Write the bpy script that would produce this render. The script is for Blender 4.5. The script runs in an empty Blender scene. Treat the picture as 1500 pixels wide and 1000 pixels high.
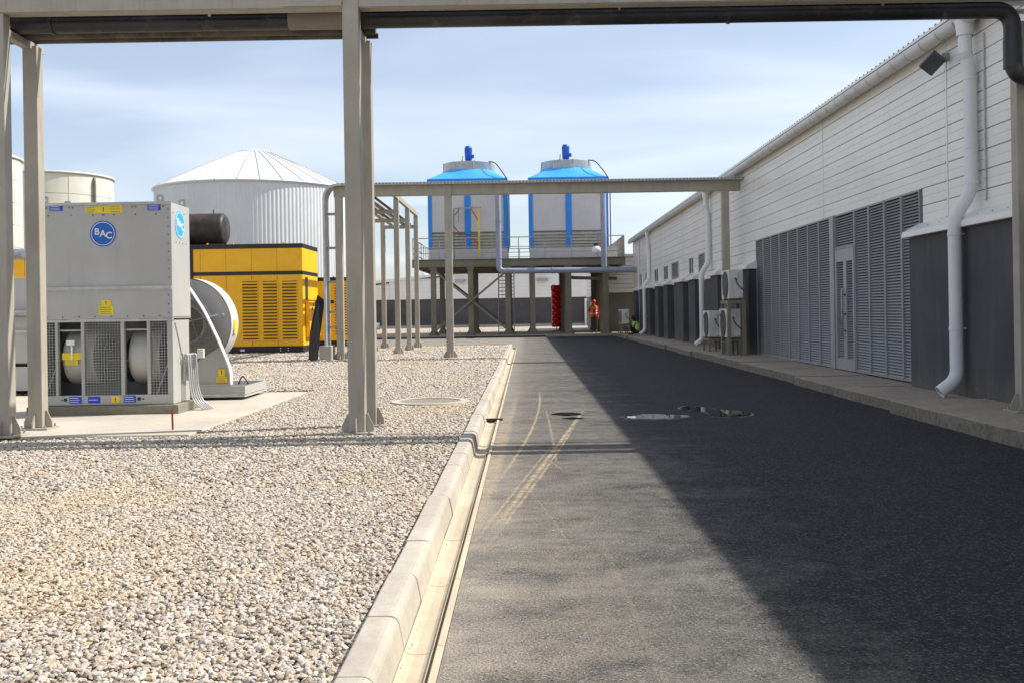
import bpy, math, random
from mathutils import Vector, Matrix
R = math.radians
PI = math.pi
rnd = random.Random(7)
S = bpy.context.scene
COL = S.collection

# ------------------------------------------------------------------ camera, light, sky
cam_d = bpy.data.cameras.new('camera')
cam = bpy.data.objects.new('camera', cam_d); COL.objects.link(cam)
cam.location = (0, 0, 1.3)
cam.rotation_euler = (R(90), 0.016, 0)
cam_d.sensor_width = 36; cam_d.lens = 35.0
cam_d.shift_x = -20/1500; cam_d.shift_y = -43/1500
cam_d.clip_start = 0.05; cam_d.clip_end = 6000
S.camera = cam
S.view_settings.view_transform = 'Standard'; S.view_settings.look = 'None'
S.view_settings.gamma = 1; S.view_settings.use_curve_mapping = False
S.view_settings.exposure = 0.55

SUN_V = Vector((0.90, 0.20, 1.0)).normalized()      # towards the sun
sun_el = math.asin(SUN_V.z); sun_az = math.atan2(SUN_V.x, SUN_V.y)
sd = bpy.data.lights.new('sun', 'SUN'); sd.energy = 4.6; sd.angle = R(0.53); sd.color = (1, .955, .88)
sun = bpy.data.objects.new('sun', sd); COL.objects.link(sun)
sun.rotation_euler = (-SUN_V).to_track_quat('-Z', 'Y').to_euler(); sun.location = (20, 0, 30)

world = bpy.data.worlds.new('World'); S.world = world; world.use_nodes = True
wn = world.node_tree; wn.nodes.clear()
def wnode(t, **k):
    n = wn.nodes.new(t)
    for a, b in k.items(): setattr(n, a, b)
    return n
sky = wnode('ShaderNodeTexSky', sky_type='NISHITA', sun_disc=False, sun_elevation=sun_el, sun_rotation=sun_az,
            altitude=600, air_density=1.0, dust_density=2.0, ozone_density=1.5)
bg = wnode('ShaderNodeBackground'); bg.inputs[1].default_value = 0.103
tc = wnode('ShaderNodeTexCoord')
sep = wnode('ShaderNodeSeparateXYZ'); wn.links.new(tc.outputs['Generated'], sep.inputs[0])
# high thin cloud: project the direction on a layer overhead
zc = wnode('ShaderNodeMath', operation='MAXIMUM'); wn.links.new(sep.outputs[2], zc.inputs[0]); zc.inputs[1].default_value = 0.0
za = wnode('ShaderNodeMath', operation='ADD'); wn.links.new(zc.outputs[0], za.inputs[0]); za.inputs[1].default_value = 0.16
dv = wnode('ShaderNodeVectorMath', operation='DIVIDE'); wn.links.new(tc.outputs['Generated'], dv.inputs[0])
cb = wnode('ShaderNodeCombineXYZ')
for i in range(3): wn.links.new(za.outputs[0], cb.inputs[i])
wn.links.new(cb.outputs[0], dv.inputs[1])
mp = wnode('ShaderNodeMapping'); mp.inputs['Scale'].default_value = (0.75, 1.25, 0.0); mp.inputs['Rotation'].default_value = (0, 0, R(12))
mp.inputs['Location'].default_value = (3.1, 1.3, 0)
wn.links.new(dv.outputs[0], mp.inputs[0])
n1 = wnode('ShaderNodeTexNoise'); n1.inputs['Scale'].default_value = 1.0; n1.inputs['Detail'].default_value = 8; n1.inputs['Roughness'].default_value = .46; n1.inputs['Distortion'].default_value = .9
wn.links.new(mp.outputs[0], n1.inputs['Vector'])
cr = wnode('ShaderNodeValToRGB'); cr.color_ramp.elements[0].position = .40; cr.color_ramp.elements[0].color = (0.26,)*3+(1,)
cr.color_ramp.elements[1].position = .72; cr.color_ramp.elements[1].color = (.66,)*3+(1,)
wn.links.new(n1.outputs[0], cr.inputs[0])
mx = wnode('ShaderNodeMix', data_type='RGBA'); wn.links.new(cr.outputs[0], mx.inputs['Factor'])
wn.links.new(sky.outputs[0], mx.inputs['A']); mx.inputs['B'].default_value = (7.6, 8.0, 8.8, 1)
wn.links.new(mx.outputs['Result'], bg.inputs[0])
wo = wnode('ShaderNodeOutputWorld'); wn.links.new(bg.outputs[0], wo.inputs[0])

# ------------------------------------------------------------------ materials
class NT:
    def __init__(s, name):
        s.m = bpy.data.materials.new(name); s.m.use_nodes = True
        s.t = s.m.node_tree; s.t.nodes.clear()
        s.out = s.n('ShaderNodeOutputMaterial'); s.b = s.n('ShaderNodeBsdfPrincipled')
        s.l(s.b.outputs[0], s.out.inputs[0])
        g = s.n('ShaderNodeNewGeometry'); s.pos = g.outputs['Position']; s.nrm = g.outputs['Normal']
    def n(s, t, **k):
        n = s.t.nodes.new(t)
        for a, b in k.items(): setattr(n, a, b)
        return n
    def l(s, a, b): s.t.links.new(a, b)
    def noise(s, scale, detail=3, rough=.55, vec=None, stretch=None, dist=0):
        v = vec or s.pos
        if stretch:
            m = s.n('ShaderNodeMapping'); m.inputs['Scale'].default_value = stretch; s.l(v, m.inputs[0]); v = m.outputs[0]
        n = s.n('ShaderNodeTexNoise'); s.l(v, n.inputs['Vector'])
        n.inputs['Scale'].default_value = scale; n.inputs['Detail'].default_value = detail
        n.inputs['Roughness'].default_value = rough; n.inputs['Distortion'].default_value = dist
        return n.outputs[0]
    def ramp(s, fac, stops):
        r = s.n('ShaderNodeValToRGB'); e = r.color_ramp.elements
        while len(e) < len(stops): e.new(.5)
        for i, (p, c) in enumerate(stops):
            e[i].position = p
            e[i].color = (c, c, c, 1) if not isinstance(c, tuple) else c+(1,)
        s.l(fac, r.inputs[0]); return r.outputs[0]
    def mix(s, f, a, b, blend='MIX'):
        m = s.n('ShaderNodeMix', data_type='RGBA', blend_type=blend)
        for v, k in ((f, 'Factor'), (a, 'A'), (b, 'B')):
            if isinstance(v, (int, float)): m.inputs[k].default_value = v if k == 'Factor' else (v, v, v, 1)
            elif isinstance(v, tuple): m.inputs[k].default_value = v+(1,)
            else: s.l(v, m.inputs[k])
        return m.outputs['Result']
    def math(s, op, a, b=0, clamp=False):
        m = s.n('ShaderNodeMath', operation=op, use_clamp=clamp)
        for i, v in enumerate((a, b)):
            if isinstance(v, (int, float)): m.inputs[i].default_value = v
            else: s.l(v, m.inputs[i])
        return m.outputs[0]
    def bump(s, h, st=.3, d=.01, nrm=None):
        b = s.n('ShaderNodeBump'); b.inputs['Strength'].default_value = st; b.inputs['Distance'].default_value = d
        s.l(h, b.inputs['Height'])
        if nrm: s.l(nrm, b.inputs['Normal'])
        s.l(b.outputs[0], s.b.inputs['Normal']); return b.outputs[0]
    def set(s, col=None, rough=None, metal=None, spec=None):
        for v, k in ((col, 'Base Color'), (rough, 'Roughness'), (metal, 'Metallic'), (spec, 'Specular IOR Level')):
            if v is None: continue
            if isinstance(v, (int, float)): s.b.inputs[k].default_value = v
            elif isinstance(v, tuple): s.b.inputs[k].default_value = v+(1,)
            else: s.l(v, s.b.inputs[k])
def paint(name, c, rough=.45, metal=0, var=.10, dirt=.25, dirtc=(.16,.12,.08), scale=2.2, bump=.12, spec=.5, streak=True, dirt_lo=.52):
    """painted or plain surface: broad colour drift, rain streaks and fine speckle of dirt"""
    t = NT(name)
    a = t.noise(scale, 4)
    dark = tuple(x*(1-var*1.6) for x in c); lite = tuple(min(x*(1+var), .95) for x in c)
    base = t.mix(t.ramp(a, [(.3, 0), (.7, 1)]), dark, lite)
    d = t.noise(3.0, 8, .68, stretch=(3, 3, .35) if streak else None)
    base = t.mix(t.math('MULTIPLY', t.ramp(d, [(dirt_lo, 0), (.78, 1)]), dirt), base, dirtc)
    f = t.noise(60, 3)
    base = t.mix(t.math('MULTIPLY', t.ramp(f, [(.62, 0), (.75, 1)]), dirt*.6), base, dirtc)
    rr = t.n('ShaderNodeMapRange'); t.l(d, rr.inputs[0]); rr.inputs[3].default_value = max(rough-.1, .02); rr.inputs[4].default_value = min(rough+.18, 1)
    t.set(base, rr.outputs[0], metal, spec)
    if bump: t.bump(t.noise(25, 4), bump, .004)
    return t.m
M = {}
M['steel'] = paint('taupe_painted_steel', (.37,.335,.27), .5, var=.08, dirt=.4, dirtc=(.13,.09,.055))
M['steel_olive'] = paint('olive_platform_steel', (.19,.17,.12), .55, dirt=.4)
M['steel_dark'] = paint('dark_olive_steel', (.16,.15,.115), .5, dirt=.4)
M['galv'] = paint('galvanised_steel', (.42,.43,.43), .38, .75, var=.2, dirt=.3, scale=9)
M['galv_light'] = paint('pale_galvanised_steel', (.50,.51,.50), .42, .25, var=.10, dirt=.2, scale=5)
M['unit_grey'] = paint('pale_grey_coated_steel', (.445,.44,.41), .4, .1, var=.05, dirt=.16, scale=1.6)
M['mesh_grey'] = paint('wire_mesh_grey', (.42,.43,.41), .5, .3, dirt=.2)
M['black_pipe'] = paint('black_pipe_coating', (.022,.022,.026), .38, var=.5, dirt=.7, dirtc=(.20,.17,.12), scale=1.3, streak=False, dirt_lo=.55)
M['tape'] = paint('tan_pipe_tape', (.24,.20,.15), .6, dirt=.5)
M['brown_pipe'] = paint('brown_dusty_pipe', (.09,.072,.05), .6, var=.5, dirt=.6, dirtc=(.24,.2,.14))
M['drum_rimc'] = paint('pale_drum_rim', (.52,.52,.50))
M['rivet'] = paint('dull_rivet_heads', (.20,.20,.19), .5, .3)
M['black'] = paint('black_paint', (.012,.012,.013), .45, dirt=.3)
M['rubber'] = paint('black_rubber', (.018,.018,.018), .65, dirt=.2)
M['blue_pipe'] = paint('blue_grey_pipe', (.26,.28,.36), .35, var=.08, dirt=.2)
M['white_pvc'] = paint('white_plastic_pipe', (.72,.725,.72), .35, var=.04, dirt=.15)
M['gutterm'] = paint('grey_white_gutter', (.60,.61,.60), .4, var=.05, dirt=.25)
M['yellow'] = paint('machine_yellow', (.93,.475,.003), .4, var=.05, dirt=.12, bump=.04)
M['yellow2'] = paint('label_yellow', (.85,.62,.01), .45, var=.03, dirt=.05)
M['label_blue'] = paint('label_blue', (.012,.05,.55), .4, var=.03, dirt=.03)
M['logo_blue'] = paint('logo_blue', (.006,.12,.50), .4, var=.03, dirt=.03)
M['logo_cyan'] = paint('logo_light_blue', (.02,.36,.80), .4, var=.03, dirt=.03)
M['white'] = paint('white_print', (.82,.82,.82), .5, var=.02, dirt=.03)
M['tower_blue'] = paint('tower_blue', (.012,.23,.72), .4, var=.05, dirt=.08)
M['roof_blue'] = paint('sky_blue_tower_roof', (.05,.36,.78), .4, var=.06, dirt=.05)
M['motor_blue'] = paint('motor_blue', (.008,.10,.55), .35, dirt=.1)
M['tower_panel'] = paint('warm_grey_panel', (.55,.53,.53), .55, var=.03, dirt=.08)
M['tower_louvre'] = paint('beige_louvre', (.42,.40,.34), .5, dirt=.35)
M['clad'] = paint('white_cladding', (.77,.755,.71), .30, .0, var=.035, dirt=.10, dirtc=(.35,.3,.22), scale=.7, bump=.03)
M['clad_gap'] = paint('grey_gutter_joint', (.30,.30,.29), .7)  # mid grey of the thin joint rings on the gutter
M['dark_wall'] = paint('charcoal_render', (.078,.076,.084), .8, var=.10, dirt=.25, dirtc=(.17,.16,.15), scale=1.1, bump=.3)
M['louvre'] = paint('anodised_grey_louvre', (.315,.315,.325), .42, .25, var=.05, dirt=.15)
M['louvre_door'] = paint('grey_door_metal', (.33,.33,.35), .4, .2, var=.05, dirt=.12)
M['void'] = paint('dark_interior', (.02,.02,.022), .9)
M['ac_white'] = paint('aged_white_casing', (.62,.61,.55), .4, var=.05, dirt=.2)
M['ac_grille'] = paint('dark_fan_grille', (.035,.035,.04), .5)
M['ac_stand'] = paint('olive_angle_steel', (.20,.185,.13), .55, dirt=.45)
M['tank'] = paint('cream_tank', (.60,.59,.51), .5, var=.05, dirt=.2, dirtc=(.4,.37,.28))
M['silo'] = paint('white_silo_wall', (.60,.61,.61), .45, .1, var=.05, dirt=.12, dirtc=(.4,.4,.38), scale=.5)
M['silo_roof'] = paint('white_silo_roof', (.68,.68,.67), .5, var=.03, dirt=.08, dirtc=(.5,.5,.48), scale=.4)
M['lamp_grey'] = paint('dark_grey_lamp_body', (.075,.08,.09), .45)
M['rust'] = paint('rusty_silencer', (.062,.05,.042), .5, .2, var=.5, dirt=.6, dirtc=(.15,.06,.03), scale=1.5, streak=False)
M['red'] = paint('red_latex', (.88,.015,.012), .2, var=.05, dirt=0, bump=0)
M['red_paint'] = paint('red_paint', (.45,.02,.015), .4)
M['maroon'] = paint('maroon_paint', (.22,.02,.03), .4)
M['yellow_pole'] = paint('pole_yellow', (.80,.58,.03), .4)
M['orange'] = paint('orange_vest', (.90,.10,.015), .75, dirt=.05)
M['lime'] = paint('lime_vest', (.45,.80,.04), .75, dirt=.05)
M['reflect'] = paint('reflective_tape', (.65,.66,.66), .3, dirt=.05)
M['trouser'] = paint('dark_trousers', (.035,.035,.035), .9)
M['blackcloth'] = paint('black_cloth', (.012,.012,.014), .95)
M['redshirt'] = paint('red_shirt', (.35,.02,.02), .9)
M['greysleeve'] = paint('grey_sleeve', (.22,.23,.24), .9)
M['skin'] = paint('skin', (.40,.21,.13), .55, var=.04, dirt=0)
M['helmet'] = paint('red_helmet', (.70,.02,.012), .25)
M['hair'] = paint('black_hair', (.01,.009,.009), .6)
M['glass'] = paint('dark_glass', (.03,.035,.04), .08, var=.1, dirt=.05, bump=0)

def concrete(name, c, stain=(.25,.17,.09), st=.35, bump=.5, rough=.85):
    t = NT(name)
    a = t.noise(1.3, 6, .6); b = t.noise(14, 6, .65); f = t.noise(140, 3)
    base = t.mix(t.ramp(a, [(.3, 0), (.7, 1)]), tuple(x*.84 for x in c), tuple(x*1.1 for x in c))
    base = t.mix(t.math('MULTIPLY', t.ramp(b, [(.45, 0), (.75, 1)]), st), base, stain)
    base = t.mix(t.math('MULTIPLY', t.ramp(f, [(.6, 0), (.72, 1)]), .35), base, tuple(x*.45 for x in c))
    t.set(base, rough, 0, .3)
    h = t.math('ADD', t.math('MULTIPLY', b, .7), t.math('MULTIPLY', f, .3))
    t.bump(h, bump, .008); return t.m
M['pad'] = concrete('pale_concrete_pad', (.48,.43,.355), st=.2)
M['kerb'] = concrete('kerb_concrete', (.43,.39,.325), st=.32)
M['chan'] = concrete('silty_channel_concrete', (.47,.41,.305), stain=(.42,.31,.17), st=.5, bump=.25)
M['lip'] = concrete('channel_lip_concrete', (.45,.41,.34), stain=(.3,.22,.12), st=.3)
M['plinth'] = concrete('brown_grey_pavement', (.36,.30,.235), stain=(.16,.115,.075), st=.55)
M['plinth_side'] = concrete('rough_shaded_slab_edge', (.24,.21,.17), stain=(.07,.055,.04), st=.8, bump=1)  # rough dirty slab sides, darkened also for the shadow line along the edge
M['block'] = concrete('aggregate_block', (.24,.22,.165), stain=(.13,.11,.08), st=.6, bump=.7)
M['terrain'] = concrete('sandy_ground', (.42,.37,.30), st=.4)

def gravel_base():
    t = NT('gravel_bed_stones')
    v = t.n('ShaderNodeTexVoronoi'); v.inputs['Scale'].default_value = 26; t.l(t.pos, v.inputs['Vector'])
    sepc = t.n('ShaderNodeSeparateColor'); t.l(v.outputs['Color'], sepc.inputs[0])
    c = t.ramp(sepc.outputs[0], [(0, (.20,.17,.14)), (.35, (.38,.32,.26)), (.7, (.52,.46,.39)), (1, (.66,.62,.56))])
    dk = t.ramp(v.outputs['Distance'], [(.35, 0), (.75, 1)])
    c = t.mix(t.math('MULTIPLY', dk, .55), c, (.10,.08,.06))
    c = t.mix(t.math('MULTIPLY', t.ramp(t.noise(.45, 4), [(.45, 0), (.7, 1)]), .3), c, (.42,.31,.19))
    t.set(c, .85); t.bump(t.math('SUBTRACT', 1, v.outputs['Distance']), 1, .02); return t.m
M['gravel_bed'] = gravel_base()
def pebble_mat():
    t = NT('pebble')
    oi = t.n('ShaderNodeObjectInfo')
    c = t.ramp(oi.outputs['Random'], [(0, (.15,.12,.095)), (.07, (.28,.205,.145)), (.18, (.37,.315,.25)), (.36, (.45,.355,.24)), (.48, (.44,.395,.335)),
                                      (.66, (.49,.435,.365)), (.80, (.38,.35,.315)), (.92, (.61,.565,.49)), (1, (.26,.25,.26))])
    c = t.mix(t.math('MULTIPLY', t.ramp(t.noise(.55, 4), [(.52, 0), (.66, 1)]), .42), c, (.52,.39,.22))
    c = t.mix(t.math('MULTIPLY', t.ramp(t.noise(110, 4), [(.4, 0), (.75, 1)]), .35), c, (.26,.215,.175))
    t.set(c, .72, 0, .35); t.bump(t.noise(220, 2), .25, .002); return t.m
M['pebble'] = pebble_mat()

def asphalt():
    t = NT('asphalt')
    sp = t.n('ShaderNodeSeparateXYZ'); t.l(t.pos, sp.inputs[0]); X, Y = sp.outputs[0], sp.outputs[1]
    agg = t.noise(190, 2, .6); agg2 = t.noise(75, 3, .7)
    v = t.n('ShaderNodeTexVoronoi'); v.inputs['Scale'].default_value = 95; t.l(t.pos, v.inputs['Vector'])
    sc = t.n('ShaderNodeSeparateColor'); t.l(v.outputs['Color'], sc.inputs[0])
    base = t.ramp(sc.outputs[0], [(0, (.009,.009,.010)), (.5, (.018,.018,.020)), (.85, (.036,.036,.037)), (1, (.11,.105,.10))])
    # dustier next to the channel; the drop mid-road also paints in the building's shade, broken up by broad and fine noise
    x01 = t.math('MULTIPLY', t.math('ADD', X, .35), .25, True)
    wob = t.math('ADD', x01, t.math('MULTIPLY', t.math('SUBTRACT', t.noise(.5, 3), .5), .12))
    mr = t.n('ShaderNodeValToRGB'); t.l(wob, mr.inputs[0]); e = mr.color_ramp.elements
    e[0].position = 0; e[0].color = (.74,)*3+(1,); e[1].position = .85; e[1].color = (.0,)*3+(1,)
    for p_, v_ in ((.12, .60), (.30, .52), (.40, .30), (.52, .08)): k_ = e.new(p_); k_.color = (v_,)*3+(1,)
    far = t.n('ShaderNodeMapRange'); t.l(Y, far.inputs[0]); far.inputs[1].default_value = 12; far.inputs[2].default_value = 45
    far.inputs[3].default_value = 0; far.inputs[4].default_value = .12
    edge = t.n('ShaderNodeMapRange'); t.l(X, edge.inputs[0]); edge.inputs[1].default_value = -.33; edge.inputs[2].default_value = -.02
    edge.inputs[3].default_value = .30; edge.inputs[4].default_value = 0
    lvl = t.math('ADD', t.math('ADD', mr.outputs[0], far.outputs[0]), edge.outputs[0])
    bn = t.noise(1.1, 6, .62, stretch=(.55, 1.5, 1)); mn = t.noise(5.5, 6, .7)
    k = t.math('ADD', t.math('MULTIPLY', bn, .75), t.math('MULTIPLY', mn, .75))
    k = t.math('ADD', k, t.math('MULTIPLY', agg2, .95))
    k = t.math('ADD', k, t.math('MULTIPLY', agg, .65))            # mean about 1.4
    dust_shade = t.math('MULTIPLY', t.math('ADD', t.math('MULTIPLY', t.math('SUBTRACT', k, 1.55), 1.35), t.math('SUBTRACT', lvl, .20)), 1.0, True)
    # curved tyre tracks of pale silt
    silt = None
    for (x0, y0, sl, kk, w, amp, ya, yb) in ((.20, 16, 0, .0063, .010, .9, 7.2, 16.5), (.255, 11, 0, .001, .008, .6, 8.3, 13.5), (-.17, 6.27, .134, 0, .014, 1, 5.6, 13.5),
                                    (-.13, 6.27, .142, .002, .008, .8, 5.2, 11.5), (-.23, 6.27, .130, -.002, .007, .7, 5.6, 10), (-.31, 8, .01, 0, .03, .5, 5, 14), (-.24, 9, .012, 0, .02, .45, 6, 16),
                                    (.2, 5.8, -.12, .004, .005, .25, 5.4, 7.5), (.44, 4.6, -.03, .01, .010, .12, 3.2, 5.8), (.45, 7, .05, .01, .004, .10, 6, 8.5), (.05, 9.5, -.18, 0, .006, .45, 8, 10.5)):
        dy = t.math('SUBTRACT', Y, y0)
        cx = t.math('ADD', x0, t.math('SUBTRACT', t.math('MULTIPLY', dy, sl), t.math('MULTIPLY', t.math('MULTIPLY', dy, dy), kk)))
        cx = t.math('ADD', cx, t.math('MULTIPLY', t.math('SUBTRACT', mn, .5), .05))
        dd = t.math('ABSOLUTE', t.math('SUBTRACT', X, cx))
        m = t.n('ShaderNodeMapRange', interpolation_type='SMOOTHSTEP'); t.l(dd, m.inputs[0]); m.inputs[1].default_value = w*.3; m.inputs[2].default_value = w*2.4
        m.inputs[3].default_value = amp; m.inputs[4].default_value = 0
        lim = t.n('ShaderNodeMapRange'); t.l(t.math('ABSOLUTE', t.math('SUBTRACT', Y, (ya+yb)/2)), lim.inputs[0]); lim.inputs[1].default_value = (yb-ya)*.32; lim.inputs[2].default_value = (yb-ya)*.5; lim.inputs[3].default_value = 1; lim.inputs[4].default_value = 0
        v_ = t.math('MULTIPLY', m.outputs[0], lim.outputs[0])
        silt = v_ if silt is None else t.math('ADD', silt, v_, True)
    silt = t.math('MULTIPLY', silt, t.ramp(t.noise(9, 6, .75), [(.36, 0), (.56, 1)]))
    silt = t.math('MULTIPLY', silt, t.ramp(t.noise(34, 4, .7), [(.3, .35), (.55, 1)]))
    c = t.mix(t.math('MULTIPLY', dust_shade, .72), base, (.315,.285,.245))
    c = t.mix(t.math('MULTIPLY', silt, 1.0), c, (.46,.34,.20))
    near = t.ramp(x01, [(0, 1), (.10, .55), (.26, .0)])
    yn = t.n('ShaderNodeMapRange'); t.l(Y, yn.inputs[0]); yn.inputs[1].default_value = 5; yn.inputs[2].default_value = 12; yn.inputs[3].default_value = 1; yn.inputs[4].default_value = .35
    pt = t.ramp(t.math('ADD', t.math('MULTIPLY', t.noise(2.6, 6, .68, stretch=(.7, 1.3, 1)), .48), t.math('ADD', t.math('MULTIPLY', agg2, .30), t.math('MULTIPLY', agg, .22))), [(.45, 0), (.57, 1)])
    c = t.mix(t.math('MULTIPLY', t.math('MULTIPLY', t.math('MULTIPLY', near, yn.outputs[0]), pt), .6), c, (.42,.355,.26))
    spk = t.ramp(t.noise(130, 2, .5), [(.30, .45), (.5, 1)])
    c = t.mix(1.0, c, spk, 'MULTIPLY')
    t.set(c, .86, 0, .25)
    nb = t.bump(t.math('ADD', t.math('MULTIPLY', v.outputs['Distance'], .6), t.math('MULTIPLY', agg, .6)), .9, .006)
    return t.m
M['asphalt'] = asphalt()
def wet():
    t = NT('wet_puddle'); t.set((.012,.012,.014), .02, 0, .9)
    t.b.inputs['IOR'].default_value = 1.5
    t.bump(t.noise(6, 2), .02, .002); return t.m
M['wet'] = wet()
M['damp'] = paint('damp_asphalt_rim', (.055,.055,.08), .28, dirt=.1)
M['tar'] = paint('oily_wet_stain', (.004,.004,.005), .9, dirt=0, spec=.08)

def splashed_wall():
    t = NT('charcoal_render_splashed')
    sp = t.n('ShaderNodeSeparateXYZ'); t.l(t.pos, sp.inputs[0])
    a = t.noise(1.1, 5); st_ = t.noise(2.5, 7, .65, stretch=(3, 3, .3)); f = t.noise(22, 5, .7)
    c = t.mix(t.ramp(a, [(.3, 0), (.7, 1)]), (.062,.061,.068), (.086,.085,.092))
    c = t.mix(t.math('MULTIPLY', t.ramp(st_, [(.5, 0), (.75, 1)]), .35), c, (.14,.135,.13))
    z = t.n('ShaderNodeMapRange'); t.l(t.math('SUBTRACT', sp.outputs[2], t.math('MULTIPLY', t.math('SUBTRACT', st_, .5), .8)), z.inputs[0])
    z.inputs[1].default_value = .15; z.inputs[2].default_value = .5; z.inputs[3].default_value = .8; z.inputs[4].default_value = 0
    c = t.mix(t.math('MULTIPLY', z.outputs[0], t.ramp(f, [(.35, .2), (.65, 1)])), c, (.17,.145,.115))
    t.set(c, .85, 0, .3); t.bump(t.noise(45, 4), .3, .004); return t.m
M['dark_wall'] = splashed_wall()
# ------------------------------------------------------------------ mesh building
WL = {}
class MB:
    def __init__(s): s.v = []; s.f = []; s.sm = []; s.mi = []; s.cm = 0
    def add(s, vs, fs, smooth=False):
        o = len(s.v); s.v += [tuple(p) for p in vs]
        for f in fs: s.f.append(tuple(i+o for i in f)); s.sm.append(smooth); s.mi.append(s.cm)
        return s
    def box(s, x0, x1, y0, y1, z0, z1):
        x0, x1 = sorted((x0, x1)); y0, y1 = sorted((y0, y1)); z0, z1 = sorted((z0, z1))
        return s.add([(x0,y0,z0),(x1,y0,z0),(x1,y1,z0),(x0,y1,z0),(x0,y0,z1),(x1,y0,z1),(x1,y1,z1),(x0,y1,z1)],
                     [(0,3,2,1),(4,5,6,7),(0,1,5,4),(1,2,6,5),(2,3,7,6),(3,0,4,7)])
    def bar(s, a, b, w, d=None, up=(0,0,1)):
        a = Vector(a); b = Vector(b); d = d or w; t = (b-a).normalized(); u = Vector(up)
        if abs(t.dot(u)) > .98: u = Vector((0,1,0))
        sx = t.cross(u).normalized(); sy = sx.cross(t)
        vs = [p+sx*i*w/2+sy*j*d/2 for p in (a, b) for i, j in ((-1,-1),(1,-1),(1,1),(-1,1))]
        return s.add(vs, [(0,1,2,3),(7,6,5,4),(0,4,5,1),(1,5,6,2),(2,6,7,3),(3,7,4,0)])
    def tube(s, pts, r, n=16, caps=True):
        P = [Vector(p) for p in pts]; rs = r if isinstance(r, (list, tuple)) else [r]*len(P)
        up = Vector((0,0,1)); T = []
        for i in range(len(P)):
            a = P[max(i-1, 0)]; b = P[min(i+1, len(P)-1)]; T.append((b-a).normalized())
        if abs(T[0].dot(up)) > .95: up = Vector((0,1,0))
        nx = T[0].cross(up).normalized(); vs = []
        for i, p in enumerate(P):
            nx = (nx - T[i]*nx.dot(T[i])).normalized(); ny = T[i].cross(nx)
            for k in range(n):
                a = 2*PI*k/n; vs.append(p+(nx*math.cos(a)+ny*math.sin(a))*rs[i])
        fs = [(i*n+k, i*n+(k+1)%n, (i+1)*n+(k+1)%n, (i+1)*n+k) for i in range(len(P)-1) for k in range(n)]
        s.add(vs, fs, True)
        if caps: s.add(vs[:n], [tuple(reversed(range(n)))]); s.add(vs[-n:], [tuple(range(n))])
        return s
    def lathe(s, prof, c=(0,0,0), n=48, smooth=True, axis='z'):
        vs = []; c = Vector(c)
        for (r, h) in prof:
            for k in range(n):
                a = 2*PI*k/n
                p = (r*math.cos(a), r*math.sin(a), h)
                if axis == 'y': p = (p[0], p[2], p[1])
                if axis == 'x': p = (p[2], p[0], p[1])
                vs.append(c+Vector(p))
        fs = [(i*n+k, i*n+(k+1)%n, (i+1)*n+(k+1)%n, (i+1)*n+k) for i in range(len(prof)-1) for k in range(n)]
        return s.add(vs, fs, smooth)
    def prism(s, poly, a, b, axis='y'):
        """extrude a closed 2-D outline: axis y -> (x,z), axis x -> (y,z), axis z -> (x,y)"""
        n = len(poly)
        def q(p, h):
            return (p[0], h, p[1]) if axis == 'y' else ((h, p[0], p[1]) if axis == 'x' else (p[0], p[1], h))
        vs = [q(p, a) for p in poly]+[q(p, b) for p in poly]
        return s.add(vs, [tuple(range(n)), tuple(reversed(range(n, 2*n)))]+[(i, i+n, (i+1) % n+n, (i+1) % n) for i in range(n)])
    def sphere(s, c, r, n=12, m=8, sc=(1,1,1)):
        c = Vector(c); vs = [c+Vector((0,0,r*sc[2]))]
        for i in range(1, m):
            for k in range(n):
                th = PI*i/m; a = 2*PI*k/n
                vs.append(c+Vector((r*sc[0]*math.sin(th)*math.cos(a), r*sc[1]*math.sin(th)*math.sin(a), r*sc[2]*math.cos(th))))
        vs.append(c-Vector((0,0,r*sc[2]))); L = len(vs)-1
        fs = [(0, 1+k, 1+(k+1) % n) for k in range(n)]
        fs += [(1+(i-1)*n+k, 1+i*n+k, 1+i*n+(k+1) % n, 1+(i-1)*n+(k+1) % n) for i in range(1, m-1) for k in range(n)]
        fs += [(L, 1+(m-2)*n+(k+1) % n, 1+(m-2)*n+k) for k in range(n)]
        return s.add(vs, fs, True)
    def build(s, name, mat, parent=None, bevel=0, label=None, kind=None, fix=True, cat=None, group=None, origin=None):
        xs, ys, zs = zip(*s.v)
        o0 = Vector(origin) if origin else Vector(((min(xs)+max(xs))/2, (min(ys)+max(ys))/2, min(zs)))
        me = bpy.data.meshes.new(name)
        me.from_pydata([Vector(p)-o0 for p in s.v], [], s.f)
        me.polygons.foreach_set('use_smooth', s.sm)
        mats = mat if isinstance(mat, (list, tuple)) else [mat]
        for m in mats: me.materials.append(m if not isinstance(m, str) else M[m])
        if len(mats) > 1: me.polygons.foreach_set('material_index', s.mi)
        me.update()
        if fix:
            import bmesh
            bm = bmesh.new(); bm.from_mesh(me); bmesh.ops.recalc_face_normals(bm, faces=bm.faces); bm.to_mesh(me); bm.free()
        o = bpy.data.objects.new(name, me); COL.objects.link(o)
        place(o, o0, parent)
        if bevel:
            b = o.modifiers.new('bevel', 'BEVEL'); b.width = bevel; b.segments = 2; b.limit_method = 'ANGLE'; b.angle_limit = R(40)
            b.harden_normals = False
        if label: o['label'] = label
        if cat: o['category'] = cat
        if group: o['group'] = group
        if kind: o['kind'] = kind
        return o
def place(o, w, parent=None):
    w = Vector(w); WL[o.name] = w
    if parent: o.parent = parent; o.location = w-WL[parent.name]
    else: o.location = w
def thing(name, loc, label, cat, group=None):
    o = bpy.data.objects.new(name, None); COL.objects.link(o); o.empty_display_size = .2
    place(o, loc); o['label'] = label; o['category'] = cat
    if group: o['group'] = group
    return o
def struct(name, loc=(0,0,0)):
    o = bpy.data.objects.new(name, None); COL.objects.link(o); place(o, loc); o['kind'] = 'structure'; return o
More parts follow.
